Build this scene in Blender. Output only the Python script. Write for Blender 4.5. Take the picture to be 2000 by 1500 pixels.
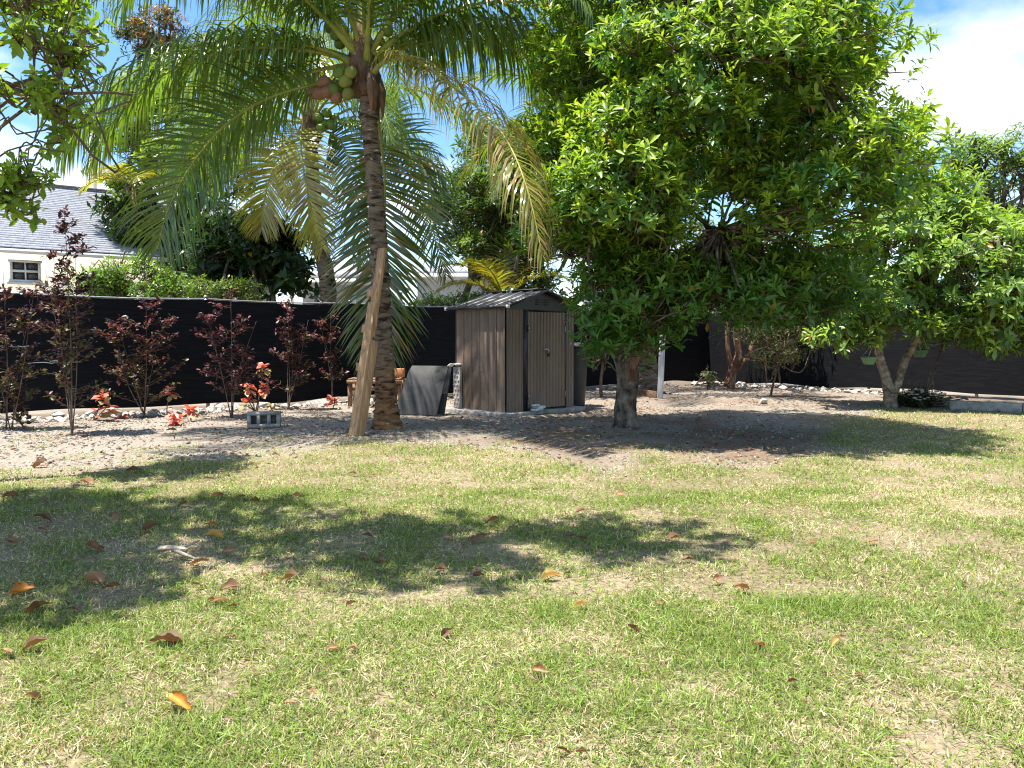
import bpy, bmesh, math, random
import numpy as np
from mathutils import Matrix, Vector

for o in list(bpy.data.objects): bpy.data.objects.remove(o)
SC = bpy.context.scene
COL = SC.collection
random.seed(7)
RNG = np.random.default_rng(11)

# ------------------------------------------------------------------ camera
CAM_H, F_PX, PITCH = 1.15, 1540.0, math.atan(89 / 1540)
cd = bpy.data.cameras.new('camera'); cam = bpy.data.objects.new('camera', cd); COL.objects.link(cam)
cd.sensor_width = 36; cd.lens = 36 * F_PX / 2000; cd.clip_end = 2000; cd.clip_start = .05
cam.location = (0, 0, CAM_H); cam.rotation_euler = (math.pi / 2 - PITCH, 0, 0)
SC.camera = cam

# ------------------------------------------------------------------ sky and sun
SUN_EL, SUN_H = math.radians(73), Vector((-1, -.45, 0)).normalized()
w = bpy.data.worlds.new('World'); SC.world = w; w.use_nodes = True
nt = w.node_tree; nt.nodes.clear()
def nd(t, **k):
    n = nt.nodes.new(t)
    for a, b in k.items(): setattr(n, a, b)
    return n
out = nd('ShaderNodeOutputWorld'); bg = nd('ShaderNodeBackground'); sky = nd('ShaderNodeTexSky')
sky.sky_type = 'NISHITA'; sky.sun_disc = False; sky.sun_elevation = SUN_EL
sky.sun_rotation = math.atan2(SUN_H.x, SUN_H.y); sky.air_density = 1.0; sky.dust_density = .6; sky.ozone_density = 3.0
geo = nd('ShaderNodeTexCoord'); sep = nd('ShaderNodeSeparateXYZ'); add = nd('ShaderNodeMath', operation='ADD'); add.inputs[1].default_value = .22
dx = nd('ShaderNodeMath', operation='DIVIDE'); dy = nd('ShaderNodeMath', operation='DIVIDE'); comb = nd('ShaderNodeCombineXYZ')
noi = nd('ShaderNodeTexNoise'); noi.inputs['Scale'].default_value = 1.15; noi.inputs['Detail'].default_value = 7; noi.inputs['Roughness'].default_value = .52
mp = nd('ShaderNodeMapping'); mp.inputs['Location'].default_value = (0.1, 8.2, 0)
ramp = nd('ShaderNodeValToRGB'); ramp.color_ramp.elements[0].position = .50; ramp.color_ramp.elements[1].position = .66
mix = nd('ShaderNodeMix', data_type='RGBA'); mix.inputs['B'].default_value = (6.2, 6.3, 6.45, 1)
L = nt.links.new
L(geo.outputs['Generated'], sep.inputs[0]); L(sep.outputs['Z'], add.inputs[0])
L(sep.outputs['X'], dx.inputs[0]); L(add.outputs[0], dx.inputs[1]); L(sep.outputs['Y'], dy.inputs[0]); L(add.outputs[0], dy.inputs[1])
L(dx.outputs[0], comb.inputs[0]); L(dy.outputs[0], comb.inputs[1]); L(comb.outputs[0], mp.inputs[0]); L(mp.outputs[0], noi.inputs['Vector'])
L(noi.outputs['Fac'], ramp.inputs[0]); L(ramp.outputs[0], mix.inputs['Factor']); hsv = nd('ShaderNodeHueSaturation'); hsv.inputs['Saturation'].default_value = 1.2; L(sky.outputs[0], hsv.inputs['Color']); L(hsv.outputs[0], mix.inputs['A'])
L(mix.outputs['Result'], bg.inputs[0]); bg.inputs[1].default_value = .108; L(bg.outputs[0], out.inputs[0])
sd = bpy.data.lights.new('sun', 'SUN'); sun = bpy.data.objects.new('sun', sd); COL.objects.link(sun)
sd.energy = 4.6; sd.angle = math.radians(.55); sd.color = (1, .955, .88)
sdir = Vector((SUN_H.x * math.cos(SUN_EL), SUN_H.y * math.cos(SUN_EL), math.sin(SUN_EL)))
sun.rotation_euler = sdir.to_track_quat('Z', 'Y').to_euler(); sun.location = (-8, 3, 30)
vs = SC.view_settings; vs.view_transform = 'Standard'; vs.look = 'None'; vs.gamma = 1; SC.render.engine = 'CYCLES'; SC.cycles.use_denoising = True; SC.cycles.denoising_prefilter = 'NONE'; SC.cycles.denoising_input_passes = 'RGB_ALBEDO_NORMAL'; SC.cycles.filter_width = 1.15; SC.cycles.sample_clamp_indirect = 4; vs.exposure = 1.4; vs.use_curve_mapping = False

# ------------------------------------------------------------------ helpers
def at(px, py, Y):
    u, v = (px - 1000) / F_PX, (750 - py) / F_PX
    c, s = math.cos(PITCH), math.sin(PITCH)
    d = np.array([u, c + v * s, -s + v * c])
    return np.array([0, 0, CAM_H]) + d * (Y / d[1])
def gp(px, py):
    u, v = (px - 1000) / F_PX, (750 - py) / F_PX
    c, s = math.cos(PITCH), math.sin(PITCH)
    d = np.array([u, c + v * s, -s + v * c])
    return np.array([0, 0, CAM_H]) + d * (-CAM_H / d[2])
def nrm(a):
    a = np.asarray(a, float); return a / np.maximum(np.linalg.norm(a, axis=-1, keepdims=True), 1e-9)
def _h(ix, iy, s):
    n = np.sin(ix * 127.1 + iy * 311.7 + s * 74.7) * 43758.5453
    return n - np.floor(n)
def vnoise(x, y, s=0):
    x = np.asarray(x, float); y = np.asarray(y, float)
    ix, iy = np.floor(x), np.floor(y); fx, fy = x - ix, y - iy
    fx = fx * fx * (3 - 2 * fx); fy = fy * fy * (3 - 2 * fy)
    return ((_h(ix, iy, s) * (1 - fx) + _h(ix + 1, iy, s) * fx) * (1 - fy) + (_h(ix, iy + 1, s) * (1 - fx) + _h(ix + 1, iy + 1, s) * fx) * fy)
def fbm(x, y, s=0, o=3):
    r = 0; a = .5; t = 0
    for k in range(o): r = r + a * vnoise(x, y, s + k); t += a; x = np.asarray(x) * 2.1 + 3.7; y = np.asarray(y) * 2.1 + 1.3; a *= .5
    return r / t
def sstep(a, b, x):
    t = np.clip((x - a) / (b - a), 0, 1); return t * t * (3 - 2 * t)
def catmull(pts, n):
    P = np.asarray(pts, float); P = np.vstack([2 * P[0] - P[1], P, 2 * P[-1] - P[-2]])
    m = len(P) - 3; o = []
    for u in np.linspace(0, m - 1e-6, n):
        i = int(u); t = u - i; a, b, c, d = P[i:i + 4]
        o.append(.5 * ((2 * b) + (c - a) * t + (2 * a - 5 * b + 4 * c - d) * t * t + (3 * b - a - 3 * c + d) * t ** 3))
    return np.array(o)

ORI = {}
def setp(o, label=None, cat=None, group=None, kind=None):
    if label: o['label'] = label
    if cat: o['category'] = cat
    if group: o['group'] = group
    if kind: o['kind'] = kind
    return o
def root(name, loc, label, cat, group=None):
    o = bpy.data.objects.new(name, None); COL.objects.link(o); o.empty_display_size = .1
    o.location = loc; ORI[o.name] = np.array(loc, float)
    return setp(o, label, cat, group)

class MB:
    def __init__(s): s.v = []; s.f = []; s.t = []; s.n = 0
    def add(s, V, faces, tint=None):
        V = np.asarray(V, float).reshape(-1, 3)
        for f in faces:
            f = np.asarray(f, int)
            if f.size: s.f.append(f + s.n)
        if tint is None: tint = (1, 1, 1)
        T = np.asarray(tint, float)
        if T.ndim == 1: T = np.broadcast_to(T, (len(V), 3))
        s.v.append(V); s.t.append(T); s.n += len(V)
        return s
    def box(s, c, size, R=None, tint=None):
        h = np.array(size) / 2
        q = np.array([[x, y, z] for x in (-1, 1) for y in (-1, 1) for z in (-1, 1)]) * h
        if R is not None: q = q @ np.asarray(R).T
        return s.add(q + np.asarray(c), [[[0, 1, 3, 2], [4, 6, 7, 5], [0, 4, 5, 1], [2, 3, 7, 6], [0, 2, 6, 4], [1, 5, 7, 3]]], tint)
    def bar(s, p0, p1, wd, th, up=(0, 0, 1), tint=None):
        p0, p1 = np.asarray(p0, float), np.asarray(p1, float); d = p1 - p0; ln = np.linalg.norm(d); d = d / ln
        sx = np.cross(d, up); sx = sx / max(np.linalg.norm(sx), 1e-6); u = np.cross(sx, d)
        return s.box((p0 + p1) / 2, (ln, wd, th), np.stack([d, sx, u], 1), tint)
    def tube(s, pts, rad, n=8, tint=None, ell=None, twist=0):
        P = np.asarray(pts, float); m = len(P); rad = np.broadcast_to(np.asarray(rad, float), (m,))
        T = nrm(np.gradient(P, axis=0)); ref = np.array([0, 0, 1.]) if abs(T[0][2]) < .9 else np.array([1., 0, 0])
        A = np.zeros((m, 3)); a = np.cross(T[0], ref); a /= np.linalg.norm(a)
        for i in range(m):
            a = a - T[i] * (a @ T[i]); a /= np.linalg.norm(a); A[i] = a
        B = np.cross(T, A)
        ang = np.linspace(0, 2 * math.pi, n, endpoint=False)
        r = rad[:, None] * (np.ones((m, n)) if ell is None else ell)
        V = P[:, None] + r[..., None] * (np.cos(ang)[None, :, None] * A[:, None] + np.sin(ang)[None, :, None] * B[:, None])
        i, j = np.meshgrid(np.arange(m - 1), np.arange(n), indexing='ij')
        q = np.stack([i * n + j, i * n + (j + 1) % n, (i + 1) * n + (j + 1) % n, (i + 1) * n + j], -1).reshape(-1, 4)
        if tint is not None and np.ndim(tint) == 2: tint = np.repeat(np.asarray(tint), n, 0)
        s.add(V.reshape(-1, 3), [q, [list(range(n))[::-1]], [[(m - 1) * n + k for k in range(n)]]], tint)
        return s
    def cards(s, tmpl, P, D, U, Ln, W, tint):
        """instances of a flat template (verts, faces) laid along D with face towards U"""
        tv, tf = tmpl; P, D, U = np.asarray(P, float), nrm(D), np.asarray(U, float); N = len(P)
        if N == 0: return s
        S = nrm(np.cross(U, D)); Nn = np.cross(D, S)
        Ln = np.broadcast_to(Ln, (N,))[:, None, None]; W = np.broadcast_to(W, (N,))[:, None, None]
        V = P[:, None] + Ln * tv[None, :, 0:1] * D[:, None] + W * tv[None, :, 1:2] * S[:, None] + Ln * tv[None, :, 2:3] * Nn[:, None]
        k = len(tv); off = (np.arange(N) * k)[:, None, None]
        T = np.repeat(np.broadcast_to(tint, (N, 3)), k, 0)
        return s.add(V.reshape(-1, 3), [(np.asarray(f)[None] + off).reshape(-1, np.shape(f)[1]) for f in tf], T)
    def mesh(s, name, origin, mat, smooth=False):
        V = np.concatenate(s.v) - np.asarray(origin); T = np.concatenate(s.t)
        me = bpy.data.meshes.new(name)
        loops = np.concatenate([f.ravel() for f in s.f]); tot = np.concatenate([np.full(len(f), f.shape[1]) for f in s.f])
        me.vertices.add(len(V)); me.vertices.foreach_set('co', V.ravel().astype(np.float32))
        me.loops.add(len(loops)); me.loops.foreach_set('vertex_index', loops.astype(np.int32))
        me.polygons.add(len(tot)); me.polygons.foreach_set('loop_start', (np.cumsum(tot) - tot).astype(np.int32))
        me.polygons.foreach_set('loop_total', tot.astype(np.int32))
        if smooth: me.polygons.foreach_set('use_smooth', np.ones(len(tot), bool))
        at_ = me.attributes.new('tint', 'FLOAT_COLOR', 'POINT')
        at_.data.foreach_set('color', np.concatenate([T, np.ones((len(T), 1))], 1).ravel().astype(np.float32))
        me.update(); me.validate()
        if mat: me.materials.append(mat)
        return me
    def build(s, name, mat, parent=None, origin=None, smooth=False, bevel=0, kind=None):
        if parent is not None: origin = ORI[parent.name]
        if origin is None: origin = (0, 0, 0)
        me = s.mesh(name, origin, mat, smooth)
        o = bpy.data.objects.new(name, me); COL.objects.link(o)
        if parent is not None: o.parent = parent
        else: o.location = origin
        ORI[o.name] = np.array(origin, float)
        if bevel:
            b = o.modifiers.new('bevel', 'BEVEL'); b.width = bevel; b.segments = 2; b.limit_method = 'ANGLE'
        if kind: o['kind'] = kind
        return o
def link_mesh(name, me, parent, M):
    o = bpy.data.objects.new(name, me); COL.objects.link(o); o.parent = parent
    o.matrix_local = M
    return o

# flat templates: along x, width y, lift z
LEAF = (np.array([[0, 0, 0], [.26, .34, .04], [.26, -.34, .04], [.5, 0, -.012], [.66, .47, .028], [.66, -.47, .028], [1, 0, -.13]]),
        [[[0, 3, 1], [0, 2, 3], [1, 3, 4], [2, 5, 3], [4, 3, 6], [3, 5, 6]]])
LEAFS = (np.array([[0, 0, 0], [.5, .5, .05], [.5, 0, 0], [.5, -.5, .05], [1, 0, -.1]]), [[[0, 2, 1], [0, 3, 2], [1, 2, 4], [2, 3, 4]]])
BLADE = (np.array([[0, .5, 0], [0, -.5, 0], [.55, .36, .0], [.55, -.36, .0], [1, 0, -.16]]), [[[2, 3, 4]], [[0, 1, 3, 2]]])
BLADE2 = (np.array([[0, 0, 0], [.45, .5, .0], [.45, -.5, .0], [1, 0, -.16]]), [[[0, 2, 1], [1, 2, 3]]])
STONE = (np.array([[0, 0, 0], [1, 0, 0], [.45, .55, .05], [.5, -.5, .0], [.55, .1, .42], [.35, -.1, .3]]),
         [[[0, 2, 5], [2, 4, 5], [2, 1, 4], [1, 3, 4], [3, 5, 4], [3, 0, 5], [0, 3, 2], [3, 1, 2]]])

# ------------------------------------------------------------------ materials
def mat_base(name):
    m = bpy.data.materials.new(name); m.use_nodes = True
    t = m.node_tree; return m, t, t.nodes['Principled BSDF'], t.links.new
def surf(name, c1, c2, scale=6, rough=.8, bump=.2, bscale=None, stretch=(1, 1, 1), metallic=0, spec=.3, lo=.35, hi=.65, c3=None, tinted=False, coord='Object', bdist=.02):
    m, t, b, L = mat_base(name); N = t.nodes.new
    tc = N('ShaderNodeTexCoord'); mp = N('ShaderNodeMapping'); mp.inputs['Scale'].default_value = stretch
    L(tc.outputs[coord], mp.inputs[0])
    n = N('ShaderNodeTexNoise'); n.inputs['Scale'].default_value = scale; n.inputs['Detail'].default_value = 6; n.inputs['Roughness'].default_value = .62
    L(mp.outputs[0], n.inputs['Vector'])
    r = N('ShaderNodeValToRGB'); e = r.color_ramp.elements; e[0].position = lo; e[1].position = hi
    e[0].color = (*c1, 1); e[1].color = (*c2, 1)
    if c3: x = e.new((lo + hi) / 2); x.color = (*c3, 1)
    L(n.outputs['Fac'], r.inputs[0]); col = r.outputs[0]
    if tinted:
        a = N('ShaderNodeAttribute'); a.attribute_name = 'tint'; mx = N('ShaderNodeMix'); mx.data_type = 'RGBA'; mx.blend_type = 'MULTIPLY'; mx.inputs['Factor'].default_value = 1
        L(col, mx.inputs['A']); L(a.outputs['Color'], mx.inputs['B']); col = mx.outputs['Result']
    L(col, b.inputs['Base Color']); b.inputs['Roughness'].default_value = rough; b.inputs['Metallic'].default_value = metallic
    b.inputs['Specular IOR Level'].default_value = spec
    if bump:
        n2 = N('ShaderNodeTexNoise'); n2.inputs['Scale'].default_value = bscale or scale * 3; n2.inputs['Detail'].default_value = 5
        L(mp.outputs[0], n2.inputs['Vector']); bp = N('ShaderNodeBump'); bp.inputs['Strength'].default_value = bump; bp.inputs['Distance'].default_value = bdist
        L(n2.outputs['Fac'], bp.inputs['Height']); L(bp.outputs[0], b.inputs['Normal'])
    return m
def foliage(name, rough=.42, trans=.35, tcol=(1.25, 1.35, .45), spec=.45):
    m, t, b, L = mat_base(name); N = t.nodes.new
    a = N('ShaderNodeAttribute'); a.attribute_name = 'tint'
    L(a.outputs['Color'], b.inputs['Base Color']); b.inputs['Roughness'].default_value = rough; b.inputs['Specular IOR Level'].default_value = spec
    tr = N('ShaderNodeBsdfTranslucent'); mx = N('ShaderNodeMix'); mx.data_type = 'RGBA'; mx.blend_type = 'MULTIPLY'; mx.inputs['Factor'].default_value = 1
    mx.inputs['B'].default_value = (*tcol, 1); mx.clamp_result = False
    L(a.outputs['Color'], mx.inputs['A']); L(mx.outputs['Result'], tr.inputs['Color'])
    s = N('ShaderNodeMixShader'); s.inputs[0].default_value = trans
    L(b.outputs[0], s.inputs[1]); L(tr.outputs[0], s.inputs[2]); L(s.outputs[0], t.nodes['Material Output'].inputs['Surface'])
    return m
M = {}
M['leaf'] = foliage('glossy_leaf', .34, .42)
M['palm'] = foliage('palm_leaflet', .24, .42, (1.7, 1.7, .4), .8)
M['grass'] = foliage('grass_blade', .5, .35, (1.15, 1.2, .5), .35)
M['dry'] = foliage('dry_leaf', .6, .25, (1.3, .9, .5), .3)
M['petal'] = foliage('copper_leaf', .4, .35, (1.3, .7, .5), .4)
M['bark'] = surf('grey_brown_bark', (.030, .024, .019), (.30, .26, .21), 9, .92, 1.0, 26, (1, 1, .6), c3=(.16, .125, .095), bdist=.05, lo=.38, hi=.68)
M['bark_red'] = surf('peeling_red_bark', (.07, .032, .02), (.34, .23, .15), 7, .8, .6, 18, (1, 1, .35), c3=(.17, .085, .048))
M['bark_pale'] = surf('pale_bark', (.10, .078, .055), (.40, .34, .27), 9, .88, .8, 30, (1, 1, 1.6), c3=(.25, .205, .155), bdist=.03)
M['twig'] = surf('twig_bark', (.07, .05, .035), (.2, .15, .11), 10, .85, .3)
M['fibre'] = surf('palm_fibre', (.05, .028, .018), (.22, .14, .09), 9, .9, .6, 30, (1, 1, .3))
M['petiole'] = surf('palm_midrib', (.16, .19, .04), (.34, .33, .08), 5, .45, .1, tinted=True)
M['coconut'] = surf('coconut_husk', (.75, .75, .75), (1.1, 1.1, 1.1), 5, .45, .15, tinted=True)
M['screen'] = None
M['steel'] = surf('galvanised_tube', (.25, .25, .26), (.42, .43, .44), 12, .45, .1, metallic=.6)
M['brown_metal'] = surf('brown_sheet_metal', (.17, .122, .092), (.25, .185, .142), 3, .42, .12, 14, (1, 1, .4), spec=.5, bdist=.004, tinted=True)
M['black_metal'] = surf('dark_sheet_metal', (.014, .016, .018), (.04, .042, .045), 5, .42, .1, spec=.5, bdist=.004)
M['white_plastic'] = surf('white_plastic', (.55, .55, .53), (.75, .75, .73), 8, .5, .05)
M['bright_metal'] = surf('zinc_fitting', (.35, .34, .32), (.55, .54, .52), 15, .35, .05, metallic=.8)
M['concrete'] = surf('weathered_concrete', (.20, .19, .175), (.40, .385, .36), 9, .92, .5, 60, c3=(.31, .30, .28), bdist=.006)
M['limestone'] = surf('limestone', (.22, .20, .175), (.56, .53, .48), 4, .92, .6, 25, c3=(.42, .395, .36), bdist=.01, tinted=True)
M['timber'] = surf('pine_timber', (.26, .15, .075), (.48, .31, .17), 4, .7, .25, 14, (9, 9, .7), c3=(.38, .23, .12), bdist=.004)
M['oldwood'] = surf('weathered_board', (.13, .075, .045), (.32, .20, .13), 5, .8, .3, 20, (8, 1, 8))
M['greywood'] = surf('painted_grey_board', (.30, .31, .33), (.52, .53, .55), 5, .7, .2, 20, (4, 4, .6))
M['terracotta'] = surf('terracotta', (.42, .17, .07), (.55, .25, .11), 6, .8, .1)
M['black_plastic'] = surf('black_plastic', (.012, .013, .016), (.03, .032, .036), 5, .48, .15, 30, spec=.45, bdist=.003)
M['panel'] = surf('dusty_black_panel', (.045, .045, .046), (.10, .098, .095), 4, .55, .2, 30, lo=.3, hi=.75, bdist=.004)
M['stucco'] = surf('cream_stucco', (.58, .52, .43), (.68, .62, .53), 1.2, .9, .25, 60, bdist=.006)
M['stucco_white'] = surf('white_stucco', (.66, .65, .62), (.78, .77, .74), 1.0, .9, .2, 60, bdist=.006)
M['shingle'] = surf('asphalt_shingle', (.21, .22, .25), (.33, .345, .385), 14, .9, .3, 60, tinted=True, bdist=.006)
M['trim'] = surf('painted_trim', (.62, .61, .58), (.74, .73, .70), 4, .6, .05)
M['green_pot'] = surf('green_pot', (.10, .20, .10), (.16, .29, .15), 5, .45, .05)
M['cloth'] = surf('pale_cloth', (.62, .64, .62), (.8, .82, .8), 7, .8, .2)
M['teal'] = surf('teal_plastic', (.22, .42, .38), (.34, .54, .48), 7, .6, .1)
M['pole'] = surf('weathered_pole', (.30, .30, .27), (.48, .47, .43), 6, .9, .2, 20, (6, 6, .5))
M['flower'] = foliage('white_flower', .6, .3, (1, 1, 1), .2)
def glass():
    m, t, b, L = mat_base('window_glass'); b.inputs['Base Color'].default_value = (.05, .055, .06, 1); b.inputs['Roughness'].default_value = .08; b.inputs['Specular IOR Level'].default_value = .6; return m
M['glass'] = glass()
def screen_mat():
    m, t, b, L = mat_base('black_privacy_mesh'); N = t.nodes.new
    tc = N('ShaderNodeTexCoord'); mp = N('ShaderNodeMapping'); mp.inputs['Scale'].default_value = (1.2, 1.2, 16)
    L(tc.outputs['Object'], mp.inputs[0]); n = N('ShaderNodeTexNoise'); n.inputs['Scale'].default_value = 2.2; n.inputs['Detail'].default_value = 8; n.inputs['Roughness'].default_value = .7
    L(mp.outputs[0], n.inputs['Vector']); r = N('ShaderNodeValToRGB'); e = r.color_ramp.elements
    e[0].position = .42; e[0].color = (.005, .0056, .008, 1); e[1].position = .8; e[1].color = (.017, .017, .019, 1); L(n.outputs['Fac'], r.inputs[0])
    L(r.outputs[0], b.inputs['Base Color']); b.inputs['Roughness'].default_value = .75; b.inputs['Specular IOR Level'].default_value = .12
    wv = N('ShaderNodeTexWave'); wv.bands_direction = 'Z'; wv.inputs['Scale'].default_value = 60; wv.inputs['Distortion'].default_value = 1.5; L(tc.outputs['Object'], wv.inputs['Vector'])
    bp = N('ShaderNodeBump'); bp.inputs['Strength'].default_value = .35; bp.inputs['Distance'].default_value = .004; L(wv.outputs['Fac'], bp.inputs['Height']); L(bp.outputs[0], b.inputs['Normal'])
    return m
M['screen'] = screen_mat()
def palm_bark():
    m, t, b, L = mat_base('ringed_palm_bark'); N = t.nodes.new
    tc = N('ShaderNodeTexCoord'); mp = N('ShaderNodeMapping'); mp.inputs['Scale'].default_value = (3.2, 3.2, 11); L(tc.outputs['Object'], mp.inputs[0])
    n = N('ShaderNodeTexNoise'); n.inputs['Scale'].default_value = 2.0; n.inputs['Detail'].default_value = 6; n.inputs['Roughness'].default_value = .6; n.inputs['Distortion'].default_value = .4; L(mp.outputs[0], n.inputs['Vector'])
    a = N('ShaderNodeAttribute'); a.attribute_name = 'tint'
    r = N('ShaderNodeValToRGB'); e = r.color_ramp.elements; e[0].position = .36; e[0].color = (.12, .11, .10, 1); e[1].position = .56; e[1].color = (1, 1, 1, 1); L(n.outputs['Fac'], r.inputs[0])
    mx = N('ShaderNodeMix'); mx.data_type = 'RGBA'; mx.blend_type = 'MULTIPLY'; mx.inputs['Factor'].default_value = 1; L(a.outputs['Color'], mx.inputs['A']); L(r.outputs[0], mx.inputs['B'])
    # pale lichen flecks
    n3 = N('ShaderNodeTexNoise'); n3.inputs['Scale'].default_value = 9; n3.inputs['Detail'].default_value = 3; mp3 = N('ShaderNodeMapping'); mp3.inputs['Scale'].default_value = (1, 1, 2); L(tc.outputs['Object'], mp3.inputs[0]); L(mp3.outputs[0], n3.inputs['Vector'])
    r3 = N('ShaderNodeValToRGB'); r3.color_ramp.elements[0].position = .66; r3.color_ramp.elements[1].position = .70; L(n3.outputs['Fac'], r3.inputs[0])
    m3 = N('ShaderNodeMix'); m3.data_type = 'RGBA'; m3.inputs['B'].default_value = (.46, .43, .38, 1); L(r3.outputs[0], m3.inputs['Factor']); L(mx.outputs['Result'], m3.inputs['A'])
    L(m3.outputs['Result'], b.inputs['Base Color']); b.inputs['Roughness'].default_value = .9; b.inputs['Specular IOR Level'].default_value = .2
    bp = N('ShaderNodeBump'); bp.inputs['Strength'].default_value = .7; bp.inputs['Distance'].default_value = .03; L(n.outputs['Fac'], bp.inputs['Height']); L(bp.outputs[0], b.inputs['Normal'])
    return m
M['palm_bark'] = palm_bark()
def ground_mat():
    m, t, b, L = mat_base('yard_ground'); N = t.nodes.new
    tc = N('ShaderNodeTexCoord'); a = N('ShaderNodeAttribute'); a.attribute_name = 'tint'
    n = N('ShaderNodeTexNoise'); n.inputs['Scale'].default_value = 34; n.inputs['Detail'].default_value = 6; n.inputs['Roughness'].default_value = .7; L(tc.outputs['Object'], n.inputs['Vector'])
    r = N('ShaderNodeValToRGB'); e = r.color_ramp.elements; e[0].position = .33; e[0].color = (.50, .48, .46, 1); e[1].position = .66; e[1].color = (1.15, 1.14, 1.12, 1); L(n.outputs['Fac'], r.inputs[0])
    mx = N('ShaderNodeMix'); mx.data_type = 'RGBA'; mx.blend_type = 'MULTIPLY'; mx.inputs['Factor'].default_value = 1; L(a.outputs['Color'], mx.inputs['A']); L(r.outputs[0], mx.inputs['B'])
    L(mx.outputs['Result'], b.inputs['Base Color']); b.inputs['Roughness'].default_value = .95; b.inputs['Specular IOR Level'].default_value = .15
    n2 = N('ShaderNodeTexNoise'); n2.inputs['Scale'].default_value = 60; n2.inputs['Detail'].default_value = 4; L(tc.outputs['Object'], n2.inputs['Vector'])
    bp = N('ShaderNodeBump'); bp.inputs['Strength'].default_value = .8; bp.inputs['Distance'].default_value = .02; L(n2.outputs['Fac'], bp.inputs['Height']); L(bp.outputs[0], b.inputs['Normal'])
    return m
M['ground'] = ground_mat()

# ------------------------------------------------------------------ ground
BX = np.array([-40, -10, -4.3, -3.4, -1.65, -.26, .9, 2.2, 3.0, 3.5, 4.1, 5.0, 5.8, 9, 40])
BY = np.array([6.4, 6.4, 6.7, 7.4, 8.3, 8.0, 7.2, 7.0, 7.5, 9.0, 10.4, 11.6, 12.6, 12.75, 12.75])
def lawn(x, y):
    b = np.interp(x, BX, BY)
    n = fbm(x * 1.3, y * 1.3, 5, 4) - .5
    return sstep(-.55, .65, b - y + n * 2.4)
def gz(x, y):
    k = 1 - lawn(x, y)
    return (fbm(np.asarray(x) * 2.2, np.asarray(y) * 2.2, 21, 3) - .5) * (.02 + .035 * k)
def axis(a, b, st, far):
    fine = np.arange(a, b + 1e-6, st); lo = a - np.geomspace(.5, far, 16)[::-1]; hi = b + np.geomspace(.5, far, 16)
    return np.concatenate([lo, fine, hi])
gx, gy = axis(-11, 12, .12, 500), axis(.5, 22, .12, 600)
X, Y = np.meshgrid(gx, gy, indexing='ij')
mk = lawn(X, Y)[..., None]
dry = fbm(X * .7, Y * .7, 40, 4)[..., None]
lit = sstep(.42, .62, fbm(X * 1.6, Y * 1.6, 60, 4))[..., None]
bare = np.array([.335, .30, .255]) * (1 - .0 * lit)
under = np.maximum(np.exp(-(((X - 2.6) / 3.4) ** 2 + ((Y - 9.4) / 2.8) ** 2)) * .8, np.exp(-(((X - 4.0) / 4.0) ** 2 + ((Y - 14.5) / 4.5) ** 2)) * .3)[..., None] + .16  # litter brown under the big tree; farther lobe paints tree shade into soil
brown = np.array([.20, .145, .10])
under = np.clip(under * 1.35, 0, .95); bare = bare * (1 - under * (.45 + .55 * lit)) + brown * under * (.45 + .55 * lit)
soil = np.array([.235, .19, .115]) * (1 - sstep(.35, .65, dry) * .45) + np.array([.40, .31, .22]) * sstep(.35, .65, dry) * .45
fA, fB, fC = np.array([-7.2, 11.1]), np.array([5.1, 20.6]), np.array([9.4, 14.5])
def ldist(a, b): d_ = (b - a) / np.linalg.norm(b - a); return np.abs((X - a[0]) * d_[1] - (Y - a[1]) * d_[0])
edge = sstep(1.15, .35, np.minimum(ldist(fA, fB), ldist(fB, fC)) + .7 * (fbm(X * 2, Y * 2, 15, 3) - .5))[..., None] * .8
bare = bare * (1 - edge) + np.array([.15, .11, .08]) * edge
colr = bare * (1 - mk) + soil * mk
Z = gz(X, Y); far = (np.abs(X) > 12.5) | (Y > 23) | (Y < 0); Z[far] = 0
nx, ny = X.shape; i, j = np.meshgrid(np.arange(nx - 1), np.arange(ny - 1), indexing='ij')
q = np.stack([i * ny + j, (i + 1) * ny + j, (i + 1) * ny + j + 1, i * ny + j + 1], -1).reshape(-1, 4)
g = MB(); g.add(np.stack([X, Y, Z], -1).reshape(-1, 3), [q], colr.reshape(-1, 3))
setp(g.build('ground', M['ground'], smooth=True), 'yard ground of dry lawn soil and pale crushed limestone', kind='structure')

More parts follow.
